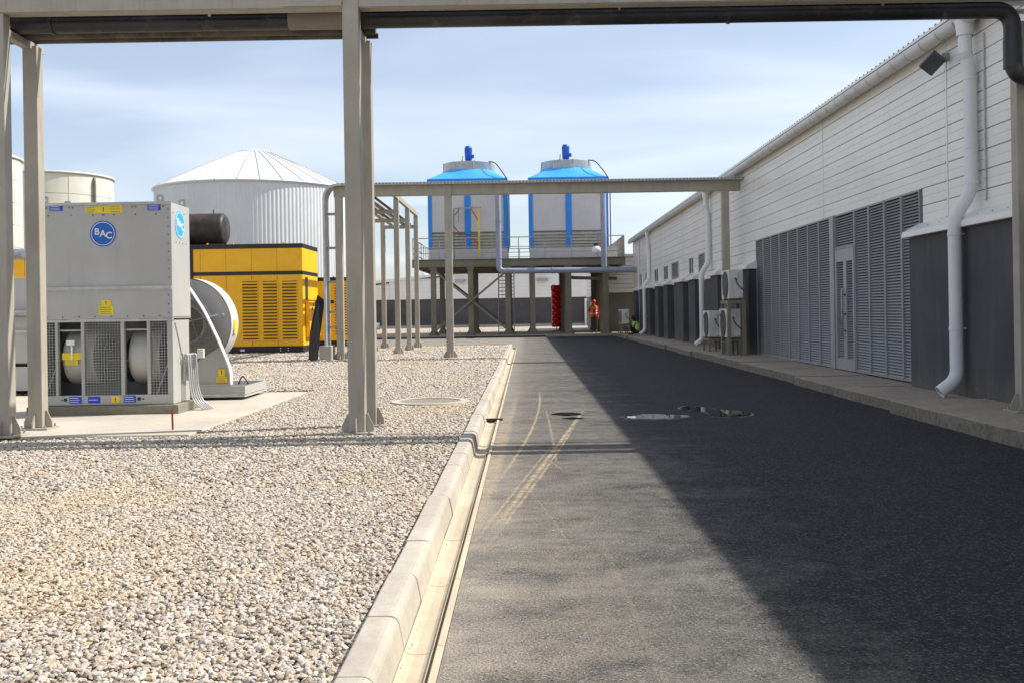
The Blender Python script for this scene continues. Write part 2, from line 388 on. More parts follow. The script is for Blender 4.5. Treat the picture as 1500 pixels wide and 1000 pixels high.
def copy_at(o, w, parent):
    c = o.copy(); COL.objects.link(c); place(c, w, parent); return c
def dup(o, delta, parent=None, label=None):
    c = o.copy(); COL.objects.link(c)
    if parent is None:
        WL[c.name] = WL[o.name]+Vector(delta); c.location = o.location+Vector(delta)
        if label: c['label'] = label
    else:
        c.parent = parent; WL[c.name] = WL[o.name]+Vector(delta)
    for ch in list(o.children): dup(ch, delta, c)
    return c
def sweep_rect(path, w, h, mb, up=Vector((0,1,0))):
    P = [Vector(p) for p in path]; vs = []
    for i, p in enumerate(P):
        t = (P[min(i+1, len(P)-1)]-P[max(i-1, 0)]).normalized(); sx = up; sy = t.cross(sx).normalized()
        for a, b in ((-1,-1),(1,-1),(1,1),(-1,1)): vs.append(p+sx*a*w/2+sy*b*h/2)
    fs = [(i*4+k, i*4+(k+1) % 4, i*4+4+(k+1) % 4, i*4+4+k) for i in range(len(P)-1) for k in range(4)]
    fs += [(0,3,2,1), tuple(len(vs)-4+i for i in range(4))]
    mb.add(vs, fs)
def text_mesh(body, size, mat, parent, origin, axis='front', depth=.004, name='lettering'):
    cu = bpy.data.curves.new(name, 'FONT'); cu.body = body; cu.size = size; cu.align_x = 'CENTER'; cu.align_y = 'CENTER'; cu.extrude = depth; cu.offset = size*.022
    tmp = bpy.data.objects.new(name, cu); COL.objects.link(tmp)
    me = bpy.data.meshes.new_from_object(tmp.evaluated_get(bpy.context.evaluated_depsgraph_get()))
    bpy.data.objects.remove(tmp); bpy.data.curves.remove(cu)
    me.materials.clear(); me.materials.append(M[mat])
    rot = Matrix.Rotation(R(90), 4, 'X') if axis == 'front' else Matrix.Rotation(R(90), 4, 'Z') @ Matrix.Rotation(R(90), 4, 'X')
    me.transform(rot); me.name = name
    o = bpy.data.objects.new(name, me); COL.objects.link(o); place(o, origin, parent); return o

# ------------------------------------------------------------------ ground
def sheet(name, polys, z, mat, kind='structure'):
    mb = MB()
    for p in polys: mb.add([(x, y, z) for x, y in p], [tuple(range(len(p)))])
    return mb.build(name, mat, kind=kind)
q = lambda x0, x1, y0, y1: [(x0,y0),(x1,y0),(x1,y1),(x0,y1)]
sheet('ground', [q(-3000, 3000, -300, 5000)], -.07, 'terrain')
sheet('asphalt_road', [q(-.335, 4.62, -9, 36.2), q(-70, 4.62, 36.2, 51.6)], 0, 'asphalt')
arc = [(-1.55+.9*math.cos(a), 36.6+.9*math.sin(a)) for a in [i*PI/2/8 for i in range(9)]]
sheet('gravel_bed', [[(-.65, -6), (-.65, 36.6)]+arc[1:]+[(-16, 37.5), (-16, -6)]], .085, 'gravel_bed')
sheet('gravel_yard', [q(-26, 12, 62.5, 87.9)], .03, 'gravel_bed')

def pebbles(name, polys, z, dens, r0, r1, seed):
    mb = MB()
    for p in polys: mb.add([(x, y, z) for x, y in p], [tuple(range(len(p)))])
    o = mb.build(name, 'pebble', kind='stuff', fix=False)
    ng = bpy.data.node_groups.new('pebbles', 'GeometryNodeTree')
    ng.interface.new_socket('Geometry', in_out='INPUT', socket_type='NodeSocketGeometry')
    ng.interface.new_socket('Geometry', in_out='OUTPUT', socket_type='NodeSocketGeometry')
    N = ng.nodes.new; L = ng.links.new
    gi = N('NodeGroupInput'); go = N('NodeGroupOutput')
    d = N('GeometryNodeDistributePointsOnFaces'); d.distribute_method = 'RANDOM'; d.inputs['Density'].default_value = dens; d.inputs['Seed'].default_value = seed
    L(gi.outputs[0], d.inputs['Mesh'])
    jn = N('GeometryNodeJoinGeometry')
    for i in range(6):
        ico = N('GeometryNodeMeshIcoSphere'); ico.inputs['Radius'].default_value = 1; ico.inputs['Subdivisions'].default_value = 3 if seed == 1 else 2
        sp = N('GeometryNodeSetPosition'); L(ico.outputs[0], sp.inputs[0])
        nz = N('ShaderNodeTexNoise'); nz.inputs['Scale'].default_value = .75; nz.inputs['Detail'].default_value = 1.0
        po = N('GeometryNodeInputPosition'); va = N('ShaderNodeVectorMath'); va.operation = 'ADD'; va.inputs[1].default_value = (i*7.3, i*3.1, seed)
        L(po.outputs[0], va.inputs[0]); L(va.outputs[0], nz.inputs['Vector'])
        sb = N('ShaderNodeVectorMath'); sb.operation = 'SUBTRACT'; sb.inputs[1].default_value = (.5,.5,.5); L(nz.outputs['Color'], sb.inputs[0])
        sc = N('ShaderNodeVectorMath'); sc.operation = 'SCALE'; sc.inputs['Scale'].default_value = 1.45; L(sb.outputs[0], sc.inputs[0])
        L(sc.outputs[0], sp.inputs['Offset'])
        sm = N('GeometryNodeSetShadeSmooth'); L(sp.outputs[0], sm.inputs[0])
        st = N('GeometryNodeSetMaterial'); st.inputs['Material'].default_value = M['pebble']; L(sm.outputs[0], st.inputs[0])
        g2 = N('GeometryNodeGeometryToInstance'); L(st.outputs[0], g2.inputs[0]); L(g2.outputs[0], jn.inputs[0])
    ip = N('GeometryNodeInstanceOnPoints'); L(d.outputs['Points'], ip.inputs['Points']); L(jn.outputs[0], ip.inputs['Instance'])
    ip.inputs['Pick Instance'].default_value = True
    rv = N('FunctionNodeRandomValue'); rv.data_type = 'FLOAT_VECTOR'; rv.inputs[0].default_value = (-.45,-.45,0); rv.inputs[1].default_value = (.45,.45,6.28)
    L(rv.outputs[0], ip.inputs['Rotation'])
    s1 = N('FunctionNodeRandomValue'); s1.data_type = 'FLOAT_VECTOR'; s1.inputs[0].default_value = (.75,.62,.42); s1.inputs[1].default_value = (1.35,1.0,.75); s1.inputs['Seed'].default_value = 5
    s2 = N('FunctionNodeRandomValue'); s2.data_type = 'FLOAT'; s2.inputs[2].default_value = 0; s2.inputs[3].default_value = 1; s2.inputs['Seed'].default_value = 9
    pw = N('ShaderNodeMath'); pw.operation = 'POWER'; pw.inputs[1].default_value = 2.0; L(s2.outputs[1], pw.inputs[0])
    mr = N('ShaderNodeMapRange'); mr.inputs[3].default_value = r0; mr.inputs[4].default_value = r1; L(pw.outputs[0], mr.inputs[0])
    vs = N('ShaderNodeVectorMath'); vs.operation = 'SCALE'; L(s1.outputs[0], vs.inputs[0]); L(mr.outputs[0], vs.inputs['Scale'])
    L(vs.outputs[0], ip.inputs['Scale'])
    # jitter the height a little so stones lie over one another
    tr = N('GeometryNodeTranslateInstances'); L(ip.outputs[0], tr.inputs[0])
    zj = N('FunctionNodeRandomValue'); zj.data_type = 'FLOAT_VECTOR'; zj.inputs[0].default_value = (0,0,-.004); zj.inputs[1].default_value = (0,0,.012); zj.inputs['Seed'].default_value = 3
    L(zj.outputs[0], tr.inputs['Translation']); tr.inputs['Local Space'].default_value = False
    L(tr.outputs[0], go.inputs[0])
    md = o.modifiers.new('pebbles', 'NODES'); md.node_group = ng
    return o
pebbles('gravel', [[(-.67,1.6),(-.67,7),(-6.2,7),(-2.6,1.6)]], .09, 5000, .0076, .0165, 1)
pebbles('gravel', [[(-.67,7),(-.67,10.2),(-8,10.2),(-6.2,7)], q(-3.42,-.67,10.2,16)], .092, 2300, .0095, .021, 2)
pebbles('gravel', [q(-13,-.67,16,24)], .095, 750, .015, .029, 3)
pebbles('gravel', [q(-14,-.67,24,36.4)], .1, 260, .024, .045, 4)
pebbles('gravel', [q(-12,6,62.6,70)], .04, 120, .03, .07, 6)

pebbles('grit', [q(-.499,-.472,2,24)], -.022, 900, .0018, .0050, 7)
pebbles('grit', [q(-.334,.2,2.5,16)], .001, 26, .0015, .0055, 8)
# kerb stones
kerb = struct('kerb', (-.58, 10, 0))
prof = [(-.645,-.05),(-.645,.112),(-.637,.12),(-.56,.12),(-.543,.118),(-.53,.112),(-.520,.102),(-.514,.088),(-.497,.0),(-.497,-.05)]
y = -3.2; i = 0
kproto = MB().prism(prof, 0, .638).build('kerb_stone', 'kerb', kerb, bevel=.005)
while y < 36.3:
    o = kproto if i == 0 else copy_at(kproto, (0,0,0), kerb)
    dx = rnd.uniform(-.004,.004)+(.012 if 9.2 < y < 10.6 else 0)
    place(o, (-.571+dx, y+.32, -.05+rnd.uniform(-.004,.004)+(.008 if 9.2 < y < 10.6 else 0)), kerb)
    o.rotation_euler = (rnd.uniform(-.003,.003), 0, rnd.uniform(-.006,.006)); y += .646; i += 1
for k in range(6):
    a0 = k*PI/2/6; a1 = (k+.95)*PI/2/6; c = Vector((-1.55, 36.6, 0)); mb = MB()
    for (ri, ro) in ((.9, 1.05),):
        vs = []
        for a in (a0, a1):
            for (r, z) in ((ri,-.05),(ri,.115),(ri+.01,.12),(ro-.03,.115),(ro,-.05)):
                vs.append(c+Vector((r*math.cos(a), r*math.sin(a), z)))
        mb.add(vs, [(0,1,2,3,4),(9,8,7,6,5)]+[(j, j+5, (j+1) % 5+5, (j+1) % 5) for j in range(5)])
    mb.build('kerb_stone', 'kerb', kerb, bevel=.004)
for k in range(22):
    MB().box(-1.6-.646*k-.638, -1.6-.646*k, 37.51, 37.66, -.05, .115+rnd.uniform(-.004,.004)).build('kerb_stone', 'kerb', kerb, bevel=.008)
# drainage channel beside the kerb
chan = struct('drain_channel', (-.42, 10, 0))
cp = [(-.496,-.06),(-.496,-.012),(-.482,-.024),(-.455,-.030),(-.41,-.028),(-.388,-.018),(-.384,-.006),(-.378,-.028),(-.371,-.028),(-.366,.008),(-.338,.006),(-.338,-.06)]
cproto = MB().prism(cp, 0, .965).build('channel_stone', 'chan', chan, bevel=.003)
y = -2.9; i = 0
while y < 35.6:
    o = cproto if i == 0 else copy_at(cproto, (0,0,0), chan)
    place(o, (-.417, y+.483, -.06+rnd.uniform(-.003,.003)), chan); y += .97; i += 1
MB().box(-.496,-.30,12.02,12.09,-.02,.022).build('joint_board', 'rubber', chan)

# pavement slabs along the warehouse
pav = struct('pavement', (5.2, 25, 0))
cuts = [-9, -2, 4.5, 12.2, 16.9, 21.5, 27.7, 29.9, 33, 39, 45, 51.5]
for a, b in zip(cuts, cuts[1:]):
    top = .145+rnd.uniform(-.02,.02); e = 4.58+rnd.uniform(-.09,.05)
    if a == 4.5: e = 4.45; top = .155
    n = 16; pts = []
    for k in range(n+1):
        yy = a+.012+(b-a-.024)*k/n; pts.append((e+rnd.uniform(-.018,.018), yy))
    poly = pts+[(6.3, b-.012), (6.3, a+.012)]
    sl_ = MB().prism(poly, -.05, top, 'z').build('slab', ['plinth', 'plinth_side'], pav, bevel=.012)
    for p_ in sl_.data.polygons: p_.material_index = 1 if abs(p_.normal.z) < .5 else 0
    for yy in ((a+b)/2,):
        if b-a > 4: MB().box(e+.35, 5.55, yy-.012, yy+.012, top-.002, top+.003).build('joint_filler', 'damp', pav)
# pad under the pale grey cooler and pad under the tower platform
MB().prism([(-9.5,10.12),(-3.42,10.05),(-3.40,15.4),(-9.5,15.5)], .0, .125, 'z').build('concrete_pad', 'pad', kind='structure', bevel=.01)
pp = struct('platform_pavement', (0, 56, 0))
for k in range(8):
    x0 = -9+k*1.9; MB().box(x0, x0+1.885, 51.62, 62.4, -.05, .115).build('slab', 'plinth', pp, bevel=.015)

# ------------------------------------------------------------------ warehouse on the right
XC, XP = 5.8, 5.6
wh = thing('warehouse', (12, 22, 0), 'long white-clad industrial building with charcoal lower wall along the right of the road', 'warehouse')
MB().box(XC+.05, 24, -9.1, 53.4, 0, 4.98).build('wall', 'dark_wall', wh)
# cladding panels: bays of 5.7 m, rows of .25 m
bays = [-9.15, -3.45, 2.25, 7.95, 13.62, 19.28, 25.0, 30.7, 36.4, 42.1, 47.8, 53.4]
H = .25; pp_ = [(XC+.045,.004),(XC+.002,.004),(XC,.012),(XC,.112),(XC+.005,.118),(XC+.005,.126),(XC,.132),(XC,.232),(XC+.004,.243),(XC+.045,.243)]
pm = {}
def clad(y0, y1, z):
    key = round(y1-y0, 3)
    if key not in pm:
        o = MB().prism(pp_, y0, y1).build('cladding_panel', 'clad', wh); pm[key] = o; w = WL[o.name]
        place(o, (w.x, (y0+y1)/2, z+.004), wh)
    else: o = copy_at(pm[key], (WL[pm[key].name].x, (y0+y1)/2, z+.004), wh)
for a, b in zip(bays, bays[1:]):
    for k in range(-1, 10):
        z = 2.5+k*H; y0, y1 = a+.025, b-.025
        if z+H > 5.01: continue
        if z < 2.95 and y1 > 14.5 and y0 < 24.9:
            if y0 < 14.4: clad(y0, 14.48, z)
            if y1 > 25: clad(24.95, y1, z)
        else: clad(y0, y1, z)
for j, b in enumerate(bays[:-1]):
    MB().box(XC-.008, XC+.04, b-.022, b+.022, 2.26 if not 14.6 < b < 24.8 else 3.01, 4.97).build('joint_strip', 'clad', wh)
    if b > 5:
        mb = MB()
        for k in range(10):
            z = 2.5+k*H
            if z > 4.9 or (z < 2.95 and 14.6 < b < 24.8): continue
            mb.box(XC-.003, XC+.01, b+.023, b+.05, z-.012, z+.022)
        mb.build('joint_caps', 'black', wh, kind='stuff')
# louvred bay
def louvre_panel(y0, y1, z0, z1, mat='louvre'):
    p = MB().box(XC-.02, XC+.03, y0+.004, y0+.034, z0, z1).box(XC-.02, XC+.03, y1-.034, y1-.004, z0, z1).box(XC-.015, XC+.03, y0+.034, y1-.034, z0, z0+.03).box(XC-.015, XC+.03, y0+.034, y1-.034, z1-.03, z1).build('louvre_panel', mat, wh)
    mb = MB(); z = z0+.05
    while z < z1-.05:
        mb.add([(XC-.008, y0+.03, z-.014), (XC-.008, y1-.03, z-.014), (XC+.022, y1-.03, z+.020), (XC+.022, y0+.03, z+.020),
                (XC-.004, y0+.03, z-.018), (XC-.004, y1-.03, z-.018), (XC+.026, y1-.03, z+.016), (XC+.026, y0+.03, z+.016)],
               [(0,1,2,3),(7,6,5,4),(0,4,5,1),(3,2,6,7)]); z += .047
    mb.build('slats', mat, p, kind='stuff')
    return p
MB().box(XC+.035, XC+.048, 14.52, 24.93, .15, 3.0).build('louvre_backing', 'void', wh)
ys = [17.47, 16.74, 16.01, 15.28, 14.55]
for a, b in zip(ys[1:], ys): louvre_panel(a, b, .16, 3.0)
for k in range(8): louvre_panel(18.83+.76*k, 18.83+.76*(k+1), .16, 3.0)
louvre_panel(17.47, 18.55, 2.36, 3.0)
MB().box(XC-.05, XC+.03, 18.56, 18.80, .15, 3.0).build('door_post', 'louvre_door', wh, bevel=.004)
dr = MB().box(XC-.03, XC+.03, 17.48, 18.54, 2.12, 2.35).box(XC-.03, XC+.03, 17.48, 17.56, .16, 2.12).box(XC-.03, XC+.03, 18.46, 18.54, .16, 2.12).box(XC-.03, XC+.03, 17.9, 18.06, .16, 2.12).box(XC-.028, XC+.03, 17.56, 17.9, .16, .36).box(XC-.028, XC+.03, 18.06, 18.46, .16, .36)
dr = dr.build('door', 'louvre_door', wh, bevel=.003, label='narrow double door of grey louvre leaves')
mb = MB(); z = .38
while z < 2.1:
    for (a, b) in ((17.56, 17.9), (18.06, 18.46)):
        mb.add([(XC-.012, a, z-.014), (XC-.012, b, z-.014), (XC+.022, b, z+.018), (XC+.022, a, z+.018)], [(0,1,2,3)])
    z += .045
mb.build('slats', 'louvre', dr, kind='stuff', fix=False)
MB().tube([(XC-.03,18.02,.75),(XC-.075,18.02,.75),(XC-.075,18.02,1.62),(XC-.03,18.02,1.62)], .014, 8).build('door_handle', 'galv', dr)
for z in (.85, 1.15, 1.5): MB().box(XC-.045, XC-.03, 17.95, 18.0, z, z+.035).build('lock', 'black', dr)
# piers (charcoal) with sloping white caps
piers = [(-9, 14.5), (24.95, 26.3), (29.0, 30.1), (32.9, 34.2), (35.4, 37.5), (39.3, 40.4), (42.0, 43.1), (45.1, 46.1), (47.7, 49.0), (50.5, 51.5)]
for j, (a, b) in enumerate(piers):
    MB().box(XP, XC+.05, a, b, .05, 2.28).build('pier', 'dark_wall', wh, bevel=.006)
    c = MB().prism([(XC-.001, 2.50), (XC-.02, 2.50), (XP-.07, 2.37), (XP-.085, 2.30), (XP-.085, 2.285), (XC-.001, 2.285)], a-.08, b+.08).build('pier_cap', 'clad', wh, bevel=.004)
    mb = MB(); yy = max(a, 8)
    while yy < b:
        mb.tube([(XP-.045, yy, 2.405), (XP-.05, yy, 2.415)], .007, 6); yy += .38
    mb.build('rivets', 'galv', c, kind='stuff')
# high small windows along the far half
for k, (a, b, lou) in enumerate(((32.1,33.1,1),(34.1,35.1,0),(37.6,39.2,1),(40.2,41.5,0),(43.2,44.5,0),(47.2,47.9,0),(49.2,50.6,0))):
    z0, z1 = 2.5, 3.12
    w = MB().box(XC-.03, XC+.02, a, b, z0, z0+.05).box(XC-.03, XC+.02, a, b, z1-.05, z1).box(XC-.03, XC+.02, a, a+.06, z0+.05, z1-.05).box(XC-.03, XC+.02, b-.06, b, z0+.05, z1-.05).build('window', 'clad' if not lou else 'louvre', wh)
    if lou:
        mb = MB()
        for q_ in range(10): mb.box(XC-.02, XC, a+.06, b-.06, z0+.06+q_*.05, z0+.085+q_*.05)
        mb.build('slats', 'louvre', w, kind='stuff')
        MB().box(XC-.006, XC-.003, a+.06, b-.06, z0+.05, z1-.05).build('backing', 'void', w)
    else:
        MB().box(XC-.008, XC-.003, a+.06, b-.06, z0+.05, z1-.05).build('pane', 'glass', w)
        MB().box(XC-.02, XC-.008, (a+b)/2-.02, (a+b)/2+.02, z0+.05, z1-.05).build('mullion', 'clad', w)
# roof with ribs, gutter with joints
rf = MB().prism([(5.56,5.055),(15,6.0),(24.4,5.055),(24.4,5.015),(15,5.96),(5.56,5.015)], -9.2, 53.6).build('roof', 'clad', wh)
mb = MB(); yy = -9
while yy < 53.5:
    a = Vector((5.585, yy, 5.075)); b = Vector((15, yy, 6.017)); mb.bar(a, b, .07, .035); yy += .19
mb.build('roof_ribs', 'clad', rf, kind='stuff')
mb = MB(); yy = -9
while yy < 53.5: mb.box(5.580, 5.5845, yy-.022, yy+.022, 5.06, 5.088); yy += .19
mb.build('rib_end_shade', 'black', rf, kind='stuff')  # black boxes paint in the shade inside the hollow ribs
gp = [(math.cos(a)*.105, math.sin(a)*.105) for a in [PI+i*PI/10 for i in range(11)]]
gp += [(.105,.03),(.095,.03)]+[(math.cos(a)*.095, math.sin(a)*.095) for a in [2*PI-i*PI/10 for i in range(11)]]+[(-.095,.03),(-.105,.03)]
gut = MB().prism([(5.645+x, 4.955+z) for x, z in gp], -9.2, 53.6).build('gutter', 'gutterm', wh)
MB().box(5.755, XC-.002, -9.1, 53.5, 4.93, 5.005).build('fascia', 'gutterm', wh)
g0 = MB(); vs = []
for yy in (0, .016):
    for (rr) in (.112,):
        for k in range(13): a = PI+k*PI/12; vs.append((rr*math.cos(a), yy, rr*math.sin(a)))
g0.add(vs, [(k, k+1, k+14, k+13) for k in range(12)], True)
gp0 = g0.build('gutter_joint', 'clad_gap', gut, fix=False)
k = 0; yy = -8.8
while yy < 53.3:
    o = gp0 if k == 0 else copy_at(gp0, (0,0,0), gut)
    place(o, (5.645, yy, 4.955-.112), gut); k += 1; yy += .54
def bend(pts, r=.12, n=6):
    P = [Vector(p) for p in pts]; out = [P[0]]
    for i in range(1, len(P)-1):
        a = (P[i-1]-P[i]); b = (P[i+1]-P[i]); ra = min(r, a.length*.48, b.length*.48); a = P[i]+a.normalized()*ra; b = P[i]+b.normalized()*ra
        for k in range(n+1):
            t = k/n; out.append(a*(1-t)**2+P[i]*2*t*(1-t)+b*t*t)
    return out+[P[-1]]
def downpipe(D, r=.083):
    path = bend([(5.645,D,4.90),(5.645,D,4.50),(5.70,D,4.24),(5.70,D,2.74),(5.475,D,2.42),(5.475,D,.36),(5.25,D,.20)], .16, 7)
    dp = MB().tube(path, r, 20, caps=False).build('downpipe', 'white_pvc', wh)
    MB().lathe([(.10, 0), (.104, .05), (.12, .2)], (5.645, D, 4.72), 20).build('outlet_funnel', 'white_pvc', dp)
    MB().tube(path[-2:], r*.93, 20).build('pipe_mouth', 'void', dp) if False else None
    for z, x in ((4.18,5.70),(3.3,5.70),(2.85,5.70),(1.0,5.475),(2.2,5.475)):
        MB().lathe([(r+.0005,-.022),(r+.007,-.02),(r+.007,.02),(r+.0005,.022)], (x, D, z), 20, False).tube([(x, D, z),(x+.13, D, z)], .012, 6).build('pipe_clip', 'white_pvc', dp)
    mb = MB()
    for cz, n0 in ((4.50, 5), (4.22, 4)):
        for k in range(n0): mb.lathe([(r+.002,-.006),(r+.006,0),(r+.002,.006)], (5.645 if cz > 4.4 else 5.70, D, cz-.02*k), 20)
    mb.build('pipe_ribs', 'white_pvc', dp, kind='stuff')
for D in (12.67, 30.9, 45.8): downpipe(D)
MB().tube([(XC-.04, 50.2, .15), (XC-.04, 50.2, 4.8)], .035, 10).build('conduit', 'white_pvc', wh)
MB().tube([(XC-.02, 12.45, 2.6), (XC-.02, 12.45, 4.7)], .012, 6).build('cable_conduit', 'galv', wh)
# floodlight on the wall
fl = thing('floodlight', (5.6, 13.6, 4.62), 'grey square floodlight on a short arm high on the white cladding', 'floodlight')
MB().box(5.70, XC-.008, 13.5, 13.62, 4.62, 4.72).build('wall_bracket', 'galv', fl)
MB().bar((5.75,13.56,4.69),(5.56,13.43,4.58), .05).build('arm', 'lamp_grey', fl)
mb = MB(); c = Vector((5.53,13.4,4.56)); rot = Matrix.Rotation(R(25),3,'Y') @ Matrix.Rotation(R(-55),3,'X') @ Matrix.Rotation(R(12),3,'Z')
def obox(mb, c, rot, sx, sy, sz, off=(0,0,0)):
    vs = [c+rot @ Vector((off[0]+a*sx/2, off[1]+b*sy/2, off[2]+d*sz/2)) for d in (-1,1) for a, b in ((-1,-1),(1,-1),(1,1),(-1,1))]
    mb.add(vs, [(0,3,2,1),(4,5,6,7),(0,1,5,4),(1,2,6,5),(2,3,7,6),(3,0,4,7)])
obox(mb, c, rot, .22, .28, .06); mb.build('lamp_housing', 'lamp_grey', fl, bevel=.01)
mb = MB(); obox(mb, c, rot, .17, .2, .006, (0,0,-.027)); obox(mb, c, rot, .17, .2, .006, (0,0,.028)); mb.build('lens', 'galv', fl)
MB().tube(bend([(5.56,13.45,4.6),(5.54,13.44,4.50),(5.60,13.5,4.48),(5.68,13.55,4.62)], .05), .008, 6).build('cable', 'rubber', fl)

# ------------------------------------------------------------------ pipe rack helpers
def footing(parent, x, y, z, w, mat='steel'):
    MB().box(x-w*1.05, x+w*1.05, y-w*.95, y+w*.95, z, z+.02).build('base_plate', mat, parent, bevel=.003)
    for bx in (-1, 1):
        for by in (-1, 1): MB().tube([(x+bx*w*.8, y+by*w*.75, z+.02), (x+bx*w*.8, y+by*w*.75, z+.05)], .012, 6).build('anchor_bolt', 'galv', parent)
    for sx in (-1, 1):
        h = .2; a = w/2; b = w*.98
        MB().prism([(x+sx*(a+.001), z+.021), (x+sx*b, z+.021), (x+sx*b, z+.08), (x+sx*(a+.02), z+h), (x+sx*(a+.001), z+h)], y-.007, y+.007).build('gusset', mat, parent)
    MB().prism([(y-w/2-.001, z+.021), (y-w*.9, z+.021), (y-w*.9, z+.07), (y-w/2-.001, z+.17)], x-.007, x+.007, 'x').build('gusset', mat, parent)
def post(parent, x, y, z0, z1, w=.16, d=.14, mat='steel', foot=True):
    p = MB().box(x-w/2, x+w/2, y-d/2, y+d/2, z0+.02, z1).build('post', mat, parent, bevel=.008)
    if foot: footing(p, x, y, z0, w)
    return p
# near rack crossing the whole picture
r1 = thing('pipe_rack', (0, 10.4, 0), 'nearest taupe steel portal frame spanning gravel and road across the top of the view', 'pipe rack')
for x in (-5.30, -1.72):
    zb = .125 if x < -3 else .10
    post(r1, x, 10.1, zb, 4.86 if abs(x+1.72) < .01 else 4.39, .165)
    if x < 0: post(r1, x+.02, 10.75, zb, 4.24, .155)
    MB().box(x-.05, x+.05, 10.18, 10.95, 4.205, 4.28).build('cross_bar', 'steel', r1, bevel=.004)
    for yy in (10.3, 10.6): MB().tube([(x-.056, yy, 4.24),(x+.056, yy, 4.24)], .012, 6).build('bolt', 'galv', r1)
post(r1, 5.32, 10.62, .155, 4.30, .165)
for xa, xb in ((-8.5, -1.805), (-1.635, 6.9)):
    MB().box(xa, xb, 10.03, 10.045, 4.40, 4.545).box(xa, xb, 10.045, 10.18, 4.392, 4.404).box(xa, xb, 10.045, 10.18, 4.541, 4.553).build('beam', 'steel', r1, bevel=.002)
MB().box(-2.4, -1.805, 10.015, 10.028, 4.41, 4.53).build('splice_plate', 'steel', r1)
pA = thing('pipe', (0, 10.42, 4.3), 'long black pipe under the nearest beam with taped joint and elbow at right', 'pipe')
MB().tube(bend([(-9,10.40,4.372),(5.13,10.40,4.372),(5.13,10.40,3.66),(6.6,10.30,3.62)], .2, 10), .088, 24).build('pipe_run', 'black_pipe', pA)
MB().tube([(-2.42,10.40,4.372),(-1.70,10.40,4.372)], .0915, 24).build('tape_wrap', 'tape', pA)
for x in (2.15, -4.9): MB().tube([(x,10.40,4.372),(x+.03,10.40,4.372)], .098, 24).build('coupling', 'black_pipe', pA)
MB().tube([(5.13,10.40,4.06),(5.13,10.40,3.76)], .094, 20).build('sleeve', 'black_pipe', pA)
for x in (3.7, -3.2, 1.0): MB().tube([(x,10.2,4.395),(x+.02,10.2,4.395)], .02, 8).build('clip', 'galv', pA)
pB = thing('pipe', (0, 10.62, 4.3), 'thinner dusty brown pipe lying behind the long black pipe', 'pipe')
MB().tube([(-9,10.60,4.345),(-1.55,10.60,4.345)], .065, 18).build('pipe_run', 'brown_pipe', pB)
MB().tube([(-9,10.78,4.31),(-1.55,10.78,4.31)], .03, 12).build('conduit', 'brown_pipe', pB)
tw = thing('cable_tray', (0, 10.35, 4.5), 'flat cable tray lying over the pipes behind the nearest beam', 'cable tray')
MB().box(-9, 6.9, 10.30, 10.62, 4.475, 4.485).box(-9, 6.9, 10.30, 10.305, 4.485, 4.53).box(-9, 6.9, 10.615, 10.62, 4.485, 4.53).build('tray', 'galv', tw)
MB().tube([(-9,10.80,4.47),(6.9,10.80,4.47)], .028, 10).build('conduit', 'galv', tw)
MB().tube([(-9,10.225,4.50),(6.9,10.225,4.50)], .012, 8).build('cable', 'rubber', tw)
# second portal
r2 = thing('pipe_rack', (0, 26.5, 0), 'second taupe portal frame further along the road with a cable tray on its beam', 'pipe rack')
for x in (-4.93, -2.02, 5.35):
    post(r2, x, 26.5, .10 if x < 0 else .15, 4.44 if x != -2.02 else 4.70, .19, .18)
post(r2, -4.72, 26.75, .10, 4.44, .15, .15)
for xa, xb in ((-5.05, -2.12), (-1.92, 5.75)):
    MB().box(xa, xb, 26.42, 26.434, 4.44, 4.70).box(xa, xb, 26.434, 26.58, 4.43, 4.442).box(xa, xb, 26.434, 26.58, 4.694, 4.706).build('beam', 'steel', r2)
MB().box(-2.3, -1.45, 26.2, 26.8, .06, .125).build('footing', 'pad', r2, bevel=.01)
tr = thing('cable_tray', (-5.2, 26.5, 0), 'galvanised cable tray on the second portal beam curving down its left post', 'cable tray')
mb = MB(); path = bend([(5.78,26.5,4.735),(-5.28,26.5,4.735),(-5.28,26.5,.42)], .42, 12)
sweep_rect(path, .56, .06, mb); mb.build('tray', 'galv_light', tr, bevel=.004)
mb = MB(); x = -4.8
while x < 5.7: mb.box(x, x+.04, 26.211, 26.218, 4.722, 4.75); x += .09
mb.build('perforations', 'steel_dark', tr, kind='stuff')
for z in (3.95, 3.05, 2.15, 1.35, .95): MB().box(-5.32, -5.03, 26.44, 26.56, z, z+.06).build('bracket', 'steel', tr)
fb = MB().box(-5.45,-5.12,26.2,26.7,.07,.5).build('concrete_footing', 'pad', bevel=.02); fb['label'] = 'concrete block under the foot of the vertical cable tray'; fb['category'] = 'footing'
mb = MB()
for k in range(7):
    mb.tube(bend([(-5.33-.02*k, 26.35-.03*k, 1.7+.02*k), (-5.42-.035*k, 26.2-.03*k, .9), (-5.50-.03*k, 26.15-.02*k, .10)], .3, 5), .022, 7)
o = mb.build('hanging_cables', 'rubber'); o['label'] = 'bundle of black cables hanging beside the vertical tray to the gravel'; o['category'] = 'cables'
